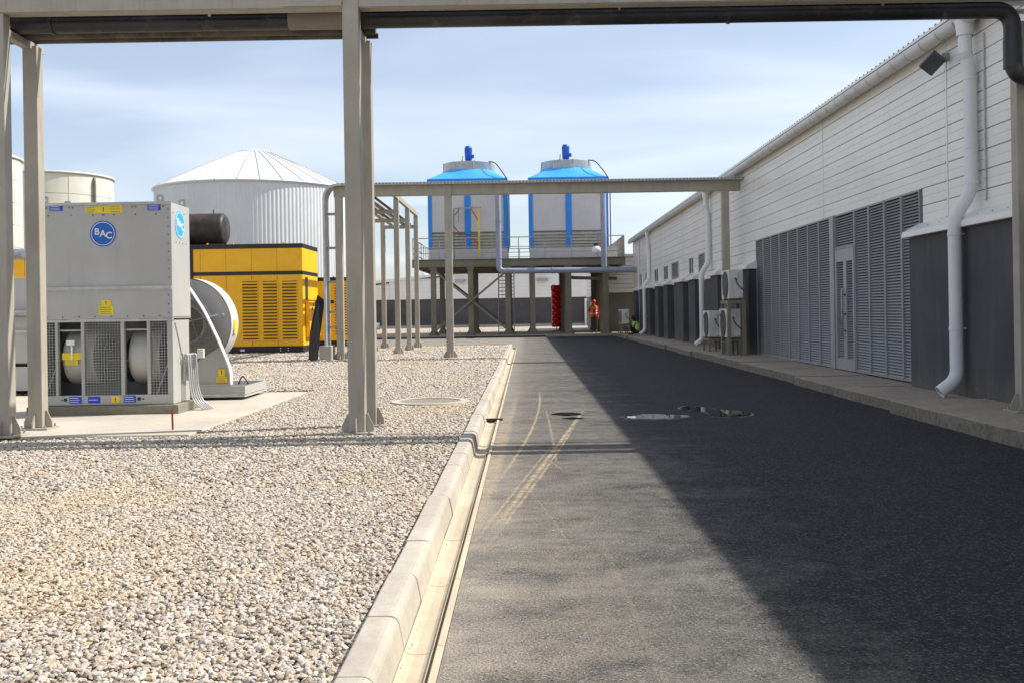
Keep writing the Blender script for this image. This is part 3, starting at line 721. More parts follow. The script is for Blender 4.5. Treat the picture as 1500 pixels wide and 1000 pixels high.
# gantry going away behind it
r3 = thing('pipe_rack', (-4.4, 32, 0), 'taupe steel gantry of slim posts running away behind the second portal', 'pipe rack')
for y in (29.6, 32.4, 34.9):
    for x in (-4.96, -3.8):
        post(r3, x, y, .10, 4.72, .15, .15)
    MB().box(-5.04, -3.72, y-.05, y+.05, 4.28, 4.40).build('cross_bar', 'steel', r3)
    MB().box(-4.15, -3.45, y-.3, y+.3, .05, .115).build('footing', 'pad', r3)
for x in (-4.96, -3.8):
    MB().box(x-.05, x+.05, 27.0, 35.3, 4.725, 4.86).build('beam', 'steel', r3)
for k in range(4):
    o = MB().tube([(-4.7+.22*k, 27, 4.46), (-4.7+.22*k, 35.2, 4.46)], (.06,.045,.07,.04)[k], 10).build('pipe', ('galv','black_pipe','galv','brown_pipe')[k])
    o['label'] = ('leftmost grey pipe', 'black pipe', 'thick grey pipe', 'thin brown pipe')[k]+' carried inside the gantry behind the second portal'; o['category'] = 'pipe'; o['group'] = 'pipes carried in the gantry'

# ------------------------------------------------------------------ air conditioners
def ac_unit(x, y, z, label, L=.88, w=.36, h=.73):
    t = thing('air_conditioner', (x, y, z), label, 'air conditioner', 'outdoor air conditioners by the wall')
    MB().box(x, x+w, y, y+L, z+.02, z+h).build('casing', 'ac_white', t, bevel=.018)
    g = MB().lathe([(0,0),(.30,0),(.32,-.012),(.335,-.012),(.335,.02)], (x-.006, y+.36, z+h/2), 36, True, 'x').build('fan_guard', 'ac_grille', t)
    mb = MB()
    for k in range(1, 6):
        mb.lathe([(.055*k,-.014),(.055*k+.006,-.018),(.055*k+.012,-.014)], (x-.008, y+.36, z+h/2), 28, True, 'x')
    for k in range(8):
        a = k*PI/4; mb.bar((x-.022, y+.36, z+h/2), (x-.022, y+.36+.32*math.cos(a), z+h/2+.32*math.sin(a)), .006)
    mb.build('guard_wires', 'steel_dark', g, kind='stuff')
    MB().box(x-.004, x-.001, y+.71, y+.82, z+h-.2, z+h-.1).build('badge', 'label_blue', t)
    MB().box(x+.02, x+.11, y-.004, y-.001, z+h-.17, z+h-.14).build('side_badge', 'label_blue', t) if False else None
    MB().box(x+.12, x+.24, y-.03, y-.001, z+h-.22, z+h-.08).build('service_cover', 'ac_white', t, bevel=.008)
    MB().box(x+.22, x+.34, y-.04, y-.001, z+.05, z+.2).build('valve_cover', 'ac_white', t, bevel=.008)
    mb = MB()
    for k in range(5): mb.box(x+.05+.03*k, x+.055+.03*k, y-.003, y-.0005, z+.1, z+.5)
    mb.build('side_ribs', 'ac_white', t, kind='stuff')
    MB().tube(bend([(x+.17,y-.03,z+h-.2),(x+.2,y-.06,z+h-.35),(x+.3,y-.06,z+.28),(x+.38,y+.02,z+.22)], .1), .012, 8).build('cable', 'rubber', t)
    for yy in (y+.1, y+.7): MB().box(x+.02, x+w-.02, yy, yy+.06, z-.02, z+.02).build('foot', 'ac_stand', t)
    return t
def ac_stand(x, y, z0, z1, label, L=.88, w=.38, t=.05):
    s = thing('equipment_stand', (x, y, z0), label, 'metal stand', 'steel stands for air conditioners')
    for a in (x, x+w-t):
        for b in (y, y+L-t): MB().box(a, a+t, b, b+t, z0, z1-t).build('leg', 'ac_stand', s, bevel=.004)
        MB().box(a, a+t, y, y+L, z1-t, z1).build('rail', 'ac_stand', s)
    for b in (y, y+L-t): MB().box(x+t, x+w-t, b, b+t, z1-t, z1-.004).build('cross_rail', 'ac_stand', s)
    return s
ac_unit(4.97, 24.35, 1.52, 'white air conditioner raised highest on the tall stand beside the louvred bay')
ac_stand(4.93, 24.30, .145, 1.50, 'tall olive steel stand straddling the lower air conditioner by the louvres', w=.45, t=.075)
ac_unit(4.93, 24.50, .57, 'lower white air conditioner directly underneath the raised one')
ac_stand(4.93+.08, 24.50, .145, .55, 'low olive stand under the lower air conditioner', w=.28)
ac_unit(4.96, 27.0, .52, 'white air conditioner on a low stand beside the second downpipe')
ac_stand(4.95, 27.0, .145, .50, 'short stand under the air conditioner beside the second downpipe')
ac_unit(4.66, 48.3, .62, 'far white air conditioner behind the crouching worker, nearer of two')
ac_stand(4.65, 48.3, .15, .60, 'stand under the nearer far air conditioner')
ac_unit(4.66, 49.3, .62, 'farthest white air conditioner next to the tower platform')
ac_stand(4.65, 49.3, .15, .60, 'stand under the farthest air conditioner')

# ------------------------------------------------------------------ forced-draught cooler (front left)
def labelplate(parent, x0, x1, z0, z1, y, mat, lines=0, mark=False, name='label_plate'):
    p = MB().box(x0, x1, y-.004, y-.0005, z0, z1).build(name, mat, parent)
    if lines:
        h = (z1-z0); mb = MB()
        for k in range(lines):
            zz = z0+h*(k+.7)/(lines+.4); mb.box(x0+.012, x1-.02-rnd.random()*.02, y-.006, y-.0042, zz-.003, zz+.003)
        mb.build('print_lines', 'white' if 'blue' in mat else 'steel_dark', p, kind='stuff')
    if mark:
        text_mesh('!', min(z1-z0, .1)*.8, 'black', p, ((x0+x1)/2 if x1-x0 < .2 else x0+(x1-x0)*.5, y-.006, (z0+z1)/2), depth=.001)
    return p
Y0, Y1, YF = 12.3, 12.92, 12.3
XL, XR = -6.02, -4.38
cu = thing('cooling_unit', (-5.2, 12.6, .125), 'large pale grey cooling unit with round blue BAC sign and twin fan drums', 'cooling unit')
blk = MB().box(-6.15, -4.28, 12.22, 13.0, .12, .235).build('plinth_block', 'block', bevel=.01); blk['label'] = 'concrete plinth under the front cooling unit'; blk['category'] = 'plinth'
MB().box(XL-.015, XR+.02, Y0, Y1+.04, 1.29, 2.72).build('upper_casing', 'unit_grey', cu, bevel=.006)
MB().box(XL-.025, XR+.025, Y0-.012, Y0-.001, 2.70, 2.735).build('top_flange', 'galv_light', cu)
MB().box(XL-.01, XR+.016, Y0-.022, Y0-.001, 1.66, 1.695).box(XL-.01, XR+.016, Y0-.012, Y0-.001, 1.645, 1.659).build('seam_strip', 'galv_light', cu)
# seam behind strip, rivets
mb = MB()
def dot(x, z, r=.011): mb.tube([(x, Y0-.001, z), (x, Y0-.010, z)], [r, r*.5], 8)
for k in range(9): dot(XL+.02, 1.80+k*.105); dot(XR-.02, 1.80+k*.105)
for k in range(3): dot(XL+.03, 1.36+k*.11); dot(XR-.03, 1.36+k*.11)
for k in range(8): dot(XL+.1+k*.2, 1.325)
for x in (-5.95,-5.90,-5.62,-5.58,-4.84,-4.80,-4.50,-4.46): dot(x, 2.675)
for x in (-5.88,-5.6,-5.33,-5.21,-5.19,-5.07,-4.80,-4.55): dot(x, 2.58)
for k in range(14): mb.tube([(XR+.021, Y0+.03+k*.045, 1.31), (XR+.030, Y0+.03+k*.045, 1.31)], [.008,.004], 6)
for k in range(4): mb.tube([(XR+.021, Y0+.15+k*.12, 2.24), (XR+.030, Y0+.15+k*.12, 2.24)], [.009,.004], 6)
for z in (2.6, 2.62): mb.tube([(XR+.021, Y0+.06+(z-2.6)*20, z), (XR+.030, Y0+.06+(z-2.6)*20, z)], [.009,.004], 6)
mb.build('rivets', 'rivet', cu, kind='stuff')
for (x, yy) in ((-5.93, Y0+.02), (-4.50, Y0+.02), (-4.42, Y1-.05), (-5.9, Y1-.05)):
    b = MB(); vs = [(x-.045, 2.72), (x-.045, 2.81), (x-.03, 2.825), (x+.03, 2.825), (x+.045, 2.81), (x+.045, 2.72)]
    b.prism(vs, yy, yy+.012).build('lifting_lug', 'galv', cu)
    MB().tube([(x, yy-.002, 2.775), (x, yy+.014, 2.775)], .018, 14).build('lug_hole', 'white', cu)
# lower frame
fr = 'unit_grey'
cols = [(-6.03,-6.0),(-5.82,-5.785),(-5.50,-5.46),(-5.01,-4.965),(-4.685,-4.645),(-4.435,-4.365)]
for a, b in cols: MB().box(a, b, Y0, Y0+.06, .36, 1.275).build('frame_post', fr, cu, bevel=.003)
MB().box(-6.03, -4.365, Y0-.003, Y0+.06, .24, .36).build('sill', fr, cu, bevel=.003)
MB().box(-6.03, -4.365, Y0-.006, Y0+.05, 1.262, 1.288).build('head_rail', 'galv_light', cu)
MB().box(-6.0, -4.4, Y1-.03, Y1, .24, 1.28).build('back_panel', 'rivet', cu)
MB().box(-6.0, -4.4, Y0+.06, Y1-.03, .25, .27).build('floor_panel', 'steel_dark', cu)
MB().box(-4.40, -4.372, Y0+.061, Y1, .24, 1.27).build('side_panel', 'unit_grey', cu, bevel=.003)
MB().box(-6.03, -6.0, Y0+.061, Y1, .24, 1.27).build('side_panel', 'unit_grey', cu)
MB().bar((-4.366, Y0+.09, 1.24), (-4.366, Y1-.1, .5), .004, .008, (1,0,0)).build('stay_line', 'steel_dark', cu)
MB().tube(bend([(-4.366,Y0+.28,.86),(-4.34,Y0+.28,.86),(-4.34,Y0+.28,.74),(-4.366,Y0+.28,.74)], .03), .007, 8).build('handle', 'galv', cu)
for xa, xb in ((-5.785,-5.50), (-4.965,-4.685)):
    r = .35; cx = Y0+.42
    prof_ = [(.0,xa+.012),(r-.05,xa+.012),(r-.02,xa+.02),(r,xa+.05),(r,xb-.03),(r-.015,xb-.012),(r-.05,xb-.006),(0,xb-.006)]
    m_ = MB().lathe([(0,xa+.010),(r-.045,xa+.010)], (0, cx, .82), 48, False, 'x').lathe([(r-.045,xa+.010),(r-.02,xa+.016),(r-.005,xa+.035),(r,xa+.06)], (0, cx, .82), 48, True, 'x')
    m_.lathe([(r,xa+.06),(r,xb+.12)], (0, cx, .82), 48, True, 'x').lathe([(r,xb+.12),(0,xb+.12)], (0, cx, .82), 48, False, 'x').build('fan_housing', 'unit_grey', cu)
    MB().box(xa, xb, Y0+.05, Y1-.04, 1.15, 1.17).build('housing_neck', 'unit_grey', cu)
for x in (-5.3, -5.05, -4.60, -5.88): MB().lathe([(.12,0),(.14,-.01),(.27,0),(.28,.02)], (x, Y0+.42, .77), 30, True, 'x').build('fan_inlet', 'galv', cu)
MB().tube([(-6.0,Y0+.42,.77),(-4.4,Y0+.42,.77)], .03, 10).build('shaft', 'tape', cu)
for xa, xb in ((-6.0,-5.82), (-5.46,-5.01), (-4.645,-4.435)):
    mb = MB(); n = round((xb-xa)/.034)
    for k in range(n+1): x = xa+(xb-xa)*k/n; mb.box(x-.0025, x+.0025, Y0+.008, Y0+.012, .36, 1.265)
    z = .385
    while z < 1.26: mb.box(xa, xb, Y0+.004, Y0+.008, z-.0025, z+.0025); z += .034
    mb.build('wire_mesh', 'mesh_grey', cu, kind='stuff', fix=False)
for x in (-5.94, -4.56): MB().bar((x+.1,Y0+.1,.75),(x-.02,Y0+.03,.37), .03, .01).build('brace', 'galv_light', cu)
labelplate(cu, -5.86,-5.70, 2.635,2.725-.02, Y0, 'label_blue', 3)
labelplate(cu, -4.65,-4.49, 2.625,2.705, Y0, 'label_blue', 3)
labelplate(cu, -5.41,-5.27, 2.60,2.685, Y0, 'yellow2', 3); labelplate(cu, -5.27,-5.12, 2.60,2.69, Y0-.001, 'yellow2', 0, True); labelplate(cu, -5.12,-4.96, 2.60,2.70, Y0, 'yellow2', 3)
labelplate(cu, -5.235,-5.125, 1.455,1.53, Y0, 'yellow2', 0, True); labelplate(cu, -5.27,-5.09, 1.345,1.453, Y0, 'yellow2', 4)
labelplate(cu, -5.65,-5.50, .265,.345, Y0-.003, 'label_blue', 3); labelplate(cu, -5.42,-5.27, .265,.345, Y0-.003, 'label_blue', 1)
labelplate(cu, -5.13,-5.03, .262,.348, Y0-.003, 'yellow2', 0, True); labelplate(cu, -4.98,-4.83, .265,.348, Y0-.003, 'label_blue', 3)
for x, r in ((-5.70,.022),(-4.79,.024),(-5.74,.009),(-4.74,.01)): MB().tube([(x,Y0-.008,.31),(x,Y0-.003,.31)], r, 14).build('hole_plug', 'black', cu)
labelplate(cu, -5.76,-5.515, .80,.885, Y0+.055, 'yellow2', 0, True); labelplate(cu, -5.72,-5.565, .735,.797, Y0+.055, 'yellow2', 2)
for (b) in ((-5.70,-5.60,.98,1.04), (-5.645,-5.625,.80,.975)): MB().box(b[0], b[1], Y0+.04, Y0+.048, b[2], b[3]).build('paper_tag', 'white', cu)
# BAC roundel on the front, and the one on the side
def roundel(c, r, axis, bluemat, tsize):
    tsize *= .8
    ax = 'y' if axis == 'front' else 'x'; s = -1 if axis == 'front' else 1
    sg = MB().lathe([(0, s*.004), (r, s*.004), (r, 0)], c, 48, False, ax).build('round_sign', bluemat, cu)
    MB().lathe([(r*.86, s*.0046), (r*.86, s*.0062), (r*.905, s*.0062), (r*.905, s*.0046)], c, 48, False, ax).build('ring', 'white', sg)
    for ch, d, dz in (('B', -.45, .14), ('A', 0.0, -.01), ('C', .47, -.16)):
        p = Vector(c)+(Vector((d*r, s*.007, dz*r)) if axis == 'front' else Vector((s*.007, d*r, dz*r)))
        text_mesh(ch, tsize, 'white', sg, p, axis, .0015, 'letter')
roundel((-5.205, Y0, 2.348), .16, 'front', 'logo_blue', .14)
roundel((XR+.02, Y0+.30, 2.47), .175, 'side', 'logo_cyan', .15)
# cables at the right foot
mb = MB()
for k in range(5):
    mb.tube(bend([(-4.345+.006*k, 12.62+.04*k, .50), (-4.335+.012*k, 12.62+.04*k, .83), (-4.29+.012*k, 12.62+.04*k, .84), (-4.27+.012*k, 12.62+.04*k, .42), (-4.22+.015*k, 12.62+.04*k, .22), (-4.10+.02*k, 12.62+.03*k, .14)], .09, 5), .011, 7)
o = mb.build('cable_bundle', 'galv_light'); o['label'] = 'loose grey conduits bundled down the right side of the front cooling unit'; o['category'] = 'cables'
o = MB().box(-4.2,-4.12,12.7,12.76,.78,.9).build('junction_box', 'ac_white', bevel=.006); o['label'] = 'small cream junction box on the conduits beside the cooling unit'; o['category'] = 'junction box'
# second fan section behind, seen from its side: drum, guard and skid
fu = thing('fan_unit', (-4.8, 14.9, .125), 'grey centrifugal fan with round drum, sloping belt guard and steel skid behind the cooling unit', 'fan')
c = (-4.97, 14.55, 1.20); r = .67
MB().lathe([(0,0),(r-.01,0),(r-.01,.02)], c, 64, False, 'y').build('drum_side', 'unit_grey', fu)
MB().lathe([(r+.004,-.02),(r+.004,.34),(r-.02,.34),(r-.02,.022)], c, 64, False, 'y').build('drum_rim', 'drum_rimc', fu)
MB().lathe([(.26,-.004),(.30,-.03),(.36,-.03),(.40,-.004)], c, 48, True, 'y').build('inlet_ring', 'galv', fu)
MB().lathe([(0,-.004),(.26,-.004)], c, 40, False, 'y').build('inlet_mouth', 'void', fu)
EDGE = [(-4.95,1.90),(-4.80,1.74),(-4.58,1.39),(-4.38,.96),(-4.22,.56),(-4.21,.34)]
MB().prism([(-4.80,.60),(-4.385,.87),(-4.23,.54),(-4.22,.34),(-5.0,.34),(-5.0,.48)], 14.22, 14.24).build('belt_guard', 'unit_grey', fu, bevel=.003)
mb = MB(); sweep_rect(bend([(x, 14.19, z) for x, z in EDGE], .1, 4), .11, .016, mb); mb.build('guard_edge', 'white_pvc', fu)
def edge_x(z):
    for (xa_, za_), (xb_, zb_) in zip(EDGE, EDGE[1:]):
        if zb_ <= z <= za_: return xa_+(xb_-xa_)*(za_-z)/(za_-zb_)
    return -4.95
mb = MB()
for k in range(60):
    z = .55+k*.02; mb.box(-5.1, edge_x(z)-.006, 14.236, 14.240, z, z+.008)
for k in range(40):
    x = -5.1+k*.02; zt = 1.74
    while zt > .6 and edge_x(zt) < x: zt -= .02
    if zt > .62: mb.box(x, x+.008, 14.241, 14.245, .60, zt)
mb.build('guard_mesh', 'steel_dark', fu, kind='stuff', fix=False)
MB().bar((-5.0,14.19,1.20),(-4.42,14.4,1.34), .05, .02).build('strut', 'galv_light', fu)
MB().tube([(-4.40,14.36,1.32),(-4.40,14.46,1.32)], .035, 10).build('bearing', 'galv', fu)
MB().bar((-4.78,14.18,1.35),(-4.60,14.18,.74), .014).build('latch_rod', 'rivet', fu)
labelplate(fu, -4.40,-4.30, .455,.56, 14.21, 'yellow2', 0, True); labelplate(fu, -4.43,-4.27, .37,.45, 14.21, 'yellow2', 2)
MB().box(-4.292,-4.288, 14.65, 14.77, 1.05, 1.25).build('label_plate', 'yellow2', fu)
sk = MB().box(-5.1,-4.02,14.15,14.17,.20,.32).box(-5.1,-4.02,14.17,14.21,.31,.322).box(-5.1,-4.02,14.17,14.21,.198,.21).box(-4.02,-4.005,14.15,15.3,.20,.32).box(-5.1,-4.02,15.28,15.3,.20,.32).build('skid', 'unit_grey', fu)
MB().box(-5.1,-4.0,14.12,15.32,.165,.19).build('skid_tray', 'galv_light', fu)
MB().box(-5.1,-4.3,14.3,15.2,.125,.164).build('skid_base', 'block', fu)
MB().tube(bend([(-4.2,14.5,.32),(-4.14,14.5,.46),(-4.06,14.5,.34),(-4.06,14.5,.3)], .06), .01, 7).build('cable', 'rubber', fu)
# pieces of the third cooler seen between the left posts
cu2 = thing('cooling_unit', (-8.4, 16.2, .125), 'second grey cooling unit mostly hidden behind the two left posts', 'cooling unit')
MB().box(-9.6, -7.25, 15.9, 17.3, .62, 1.98).build('upper_casing', 'unit_grey', cu2, bevel=.006)
MB().box(-9.6, -7.25, 15.86, 15.9, 1.10, 1.14).build('seam_strip', 'galv_light', cu2)
MB().box(-9.62, -7.2, 15.85, 17.35, .18, .56).build('skid', 'unit_grey', cu2)
for k in range(5): MB().box(-9.6+k*.56, -9.55+k*.56, 15.84, 15.9, .56, .62).build('foot', 'galv', cu2)
for x in (-8.3, -7.95, -7.5): MB().tube([(x,15.895,1.8),(x,15.885,1.8)], .012, 8).build('rivet', 'galv', cu2)
labelplate(cu2, -7.95,-7.66, 1.77,1.96, 15.9, 'yellow2', 2)
MB().lathe([(0,-.004),(.12,-.004),(.12,0)], (-7.42, 15.89, .88+.35), 32, False, 'y').build('round_sign', 'logo_blue', cu2)
MB().tube([(-9.8,15.8,1.40),(-7.3,15.8,1.40)], .05, 12).build('header_pipe', 'galv', cu2)
o = MB().tube([(-12,19.0,2.55),(-8.4,19.0,2.55)], .11, 14).build('pipe', 'galv'); o['label'] = 'grey pipe crossing behind the left posts at head height'; o['category'] = 'pipe'
# red stake
o = MB().tube([(-3.74,10.5,.1),(-3.745,10.5,.33)], .011, 8).build('stake', 'maroon'); o['label'] = 'thin rusty red marker stake at the edge of the concrete pad'; o['category'] = 'stake'

# ------------------------------------------------------------------ generators
def genset(x0, x1, y0, y1, ztop, label, vents, silencer=False):
    g = thing('generator', ((x0+x1)/2, y0, .1), label, 'generator')
    zb = .33
    MB().box(x0, x1, y0, y1, zb, ztop-.14).build('body', 'yellow', g, bevel=.02)
    MB().box(x0-.01, x1+.01, y0-.01, y1+.01, ztop-.14, ztop).build('roof_edge', 'black', g, bevel=.01)
    MB().box(x0-.006, x1+.006, y0-.006, y1+.006, ztop-1.0, ztop-.88).build('band', 'black', g)
    MB().box(x0+.05, x1-.02, y0+.02, y1-.02, .09, zb).build('skid', 'black', g, bevel=.01)
    n = int((x1-x0)/.82)
    for k in range(1, n+1):
        x = x1-k*.82
        if x > x0+.1: MB().box(x-.006, x+.006, y0-.003, y0+.01, zb+.02, ztop-1.02).box(x-.004, x+.004, y0-.003, y0+.01, ztop-.86, ztop-.16).build('panel_seam', 'brown_pipe', g)
        MB().tube([(x1-k*.82+.2, y0+.1, ztop), (x1-k*.82+.2, y0+.1, ztop+.05)], .03, 8).build('roof_bolt', 'yellow', g)
    for (a, b) in vents:
        p = MB().box(a, b, y0-.02, y0-.003, .52+.0, .56).box(a, b, y0-.02, y0-.003, 2.42, 2.46).box(a, a+.03, y0-.02, y0-.003, .56, 2.42).box(b-.03, b, y0-.02, y0-.003, .56, 2.42).build('vent', 'yellow', g)
        MB().box(a+.03, b-.03, y0-.006, y0-.002, .56, 2.42).build('vent_void', 'black', p)
        s0 = None
        for k in range(18):
            z = .60+k*.102
            if s0 is None:
                m = MB(); m.add([(a+.03,y0-.008,z+.062),(b-.03,y0-.008,z+.062),(b-.03,y0-.05,z+.012),(a+.03,y0-.05,z+.012),(a+.03,y0-.008,z+.052),(b-.03,y0-.008,z+.052),(b-.03,y0-.046,z),(a+.03,y0-.046,z)],
                    [(0,1,2,3),(7,6,5,4),(3,2,6,7),(0,3,7,4),(1,5,6,2)]); s0 = m.build('slat', 'yellow', p); w0 = WL[s0.name].copy(); z00 = z
            else: copy_at(s0, (w0.x, w0.y, w0.z+z-z00), p)
    for x in (x1-2.9, x1-2.6, x1-.75, x1-.5, x0+1.2):
        for z in (.2, .27): MB().tube([(x, y0+.02, z), (x, y0+.01, z)], .018, 8).build('bolt', 'white', g)
    MB().box(x1-2.05, x1-1.9, y0+.008, y0+.02, .19, .25).build('nameplate', 'white', g)
    return g
ga = genset(-11.6, -7.15, 32, 34.3, 3.62, 'yellow generator with black roof edge, three vents and a roof silencer', ((-9.12,-8.58),(-8.46,-7.95),(-7.84,-7.32)))
MB().box(-10.82,-10.66,31.985,31.995,.35,3.47).build('corner_strip', 'black', ga)
MB().box(-7.14,-7.135,32.35,32.7,1.8,2.55).build('window', 'glass', ga)
dn = MB().box(-7.135,-7.0,32.3,34.0,.6,1.75).build('control_door', 'yellow', ga, bevel=.01)
for z, y in ((1.45,32.6),(1.2,33.4),(1.65,33.1)): MB().box(-6.998,-6.98,y,y+.08,z,z+.12).build('latch', 'black', dn)
MB().box(-7.0,-6.98,32.8,32.9,1.6,1.68).build('stop_button', 'red_paint', dn)
sl = MB().lathe([(0,-12.2),(.5,-12.2),(.525,-12.1),(.525,-10.08),(.515,-10.0),(.42,-9.93),(0,-9.90)], (0,33.2,4.22), 40, True, 'x').build('silencer', 'rust', ga, label='dark brown rusty exhaust drum on the roof')
MB().box(-10.5,-10.0,33.0,33.4,3.62,3.76).build('saddle', 'black', sl)
MB().bar((-11.4,33.2,3.64),(-10.4,33.2,3.74), .06).build('support', 'galv', sl)
MB().tube([(-10.35,33.2,4.74),(-10.35,33.2,4.86)], .02, 8).build('lifting_pin', 'black', sl)
genset(-8.05, -6.7, 38, 40.2, 2.74, 'smaller yellow generator half hidden behind the vertical cable tray', ((-7.3,-6.8),))
genset(-17.0, -12.3, 31, 33.2, 3.35, 'yellow generator at far left glimpsed between the left posts', ())

# ------------------------------------------------------------------ tanks and silo
def silo():
    s = thing('silo', (-16.2, 60, 0), 'large white round silo with shallow cone roof behind the yellow generator', 'silo')
    cx, cy, r, zt = -16.2, 60, 5.72, 8.75
    n = 640; vs = []
    for z in (0, zt):
        for k in range(n):
            a = 2*PI*k/n; rr = r+(.011 if (k % 4) < 2 else -.011); vs.append((cx+rr*math.cos(a), cy+rr*math.sin(a), z))
    MB().add(vs, [(k, (k+1) % n, n+(k+1) % n, n+k) for k in range(n)]).build('wall', 'silo', s)
    seg = 30; apex = 11.1; rr = .95; cone = lambda t: (1-t)*(r+.12)+t*rr
    for k in range(seg):
        a0 = 2*PI*k/seg; a1 = 2*PI*(k+1)/seg; vs = []; st = 5
        for i in range(st+1):
            t = i/st; z = zt+.03+(apex-zt)*(t+.03*math.sin(PI*t)); q_ = cone(t)
            for a in (a0+.004, a1-.004): vs.append((cx+q_*math.cos(a), cy+q_*math.sin(a), z))
        MB().add(vs, [(2*i, 2*i+1, 2*i+3, 2*i+2) for i in range(st)]).build('roof_panel', 'silo_roof', s)
    mb = MB()
    for k in range(seg):
        a = 2*PI*k/seg
        P = [(cx+cone(t)*math.cos(a), cy+cone(t)*math.sin(a), zt+.05+(apex-zt)*(t+.03*math.sin(PI*t))) for t in [i/5 for i in range(6)]]
        for p0, p1 in zip(P, P[1:]): mb.bar(p0, p1, .05, .05)
    mb.build('roof_seams', 'galv_light', s, kind='stuff')
    MB().lathe([(rr+.05,apex+.0),(rr+.05,apex+.06),(.3,apex+.2),(0,apex+.22)], (cx,cy,0), 40).build('roof_cap', 'silo_roof', s)
    MB().lathe([(r+.02,zt-.08),(r+.13,zt-.02),(r+.13,zt+.04),(r+.02,zt+.04)], (cx,cy,0), 96).build('eave_ring', 'silo', s)
silo()
def tank(cx, cy, r, h, label, pipe=False):
    s = thing('tank', (cx, cy, 0), label, 'tank')
    for k in range(9):
        z0 = h*k/9; z1 = h*(k+1)/9-.012
        MB().lathe([(r-.02,z0),(r,z0+.001)], (cx,cy,0), 72, False).lathe([(r,z0+.001),(r,z1-.001)], (cx,cy,0), 72).lathe([(r,z1-.001),(r-.02,z1)], (cx,cy,0), 72, False).build('shell_ring', 'tank', s)
    n = 14
    mb = MB()
    for k in range(n):
        a = 2*PI*k/n; mb.box(cx+r*math.cos(a)-.012, cx+r*math.cos(a)+.012, cy+r*math.sin(a)-.012, cy+r*math.sin(a)+.012, 0, h)
    mb.build('stiffeners', 'tank', s, kind='stuff')
    MB().lathe([(r+.0,h),(r+.06,h+.01),(r+.06,h+.08),(r-.05,h+.08),(r*.5,h+.16),(0,h+.2)], (cx,cy,0), 72).build('roof_rim', 'tank', s)
    if pipe:
        for dx in (0, -.22):
            MB().tube(bend([(cx+r*.93+dx, cy-r*.45, .2),(cx+r*.93+dx, cy-r*.45, h-.1),(cx+r*.75+dx, cy-r*.2, h+.1-.3*(dx < 0))], .2), .055, 10).build('riser_pipe', 'steel_dark', s)
    return s
tank(-18.85, 40, 2.2, 6.9, 'cream tank left of the silo with two grey riser pipes', True)
tank(-19.9, 34.2, 2.4, 6.85, 'cream tank at the left edge of the photo')

# ------------------------------------------------------------------ far building
fbd = thing('building', (-3, 90, 0), 'distant low white building with grey base beyond the tower platform', 'building')
MB().box(-22, 13, 88, 100, 0, 2.55).build('lower_wall', 'dark_wall', fbd)
zr = lambda x: 4.1+(x+12)*.105 if x < 3 else 4.1+15*.105-(x-3)*.06
for k in range(11):
    z0 = 2.56+k*.33
    for x0 in range(-22, 13, 5):
        zt_ = min(z0+.32, zr(x0+2.5))
        if zt_ > z0+.1: MB().box(x0, x0+4.97, 87.9, 88.0, z0, zt_).build('cladding_panel', 'clad', fbd)
MB().prism([(-22, 2.5), (13, 2.5), (13, zr(13)-.1), (3, zr(3)-.1), (-22, zr(-22)-.1)], 88.01, 99).build('upper_wall', 'clad', fbd)
MB().prism([(-22.2, zr(-22)), (3, zr(3)), (13.2, zr(13)), (13.2, zr(13)+.25), (3, zr(3)+.25), (-22.2, zr(-22)+.25)], 87.7, 100).build('roof', 'clad', fbd)
MB().box(-22, 13, 87.9, 87.99, -.1, .25).build('base_strip', 'pad', fbd)
for x in (-5.7, 1.5): MB().box(x-.5, x+.5, 87.5, 87.85, 4.0, 4.25).build('wall_lamp', 'galv', fbd)
MB().box(5.2, 6.6, 87.6, 87.88, .05, 2.4).build('door_frame', 'clad', fbd); MB().box(5.4, 6.4, 87.5, 87.59, .05, 2.2).build('door', 'glass', fbd)
for x, h_ in ((-7.6,.9),(-6.9,.7),(-9.2,.5)): MB().lathe([(.4,0),(.4,h_),(.2,h_+.1),(0,h_+.12)], (x,92,4.5), 16).build('roof_vent', 'white', fbd)
# canopy-like lower volume right of the balloons
an = thing('annex', (7.5, 58, 0), 'white clad annex with grey base at the far end of the long warehouse', 'annex')
MB().box(4.72, 9, 56.0, 76, 0, 2.3).build('lower_wall', 'steel_dark', an)
for k in range(8): MB().box(4.65, 9, 55.93, 76, 2.31+k*.25, 2.31+k*.25+.235).build('cladding_panel', 'clad', an)
MB().box(4.60, 4.64, 58, 59.4, 2.75, 3.5).build('window', 'glass', an); MB().box(4.60, 4.64, 62, 63.4, 2.75, 3.5).build('window', 'glass', an)
MB().box(4.5, 9.2, 55.8, 76.2, 4.31, 4.45).build('roof', 'gutterm', an)
for (x, y, w, lbl) in ((-9.2, 56.5, 1.6, 'white insulated pipe length lying on low blocks beyond the gantry'),):
    o = thing('pipe_length', (x, y, 0), lbl, 'pipe')
    MB().tube([(x-w, y, .62), (x+.9, y, .62)], .2, 14).build('pipe_run', 'white', o)
    for d in (-1.2, .6): MB().box(x+d-.12, x+d+.12, y-.25, y+.25, .0, .42).build('block', 'steel_dark', o)

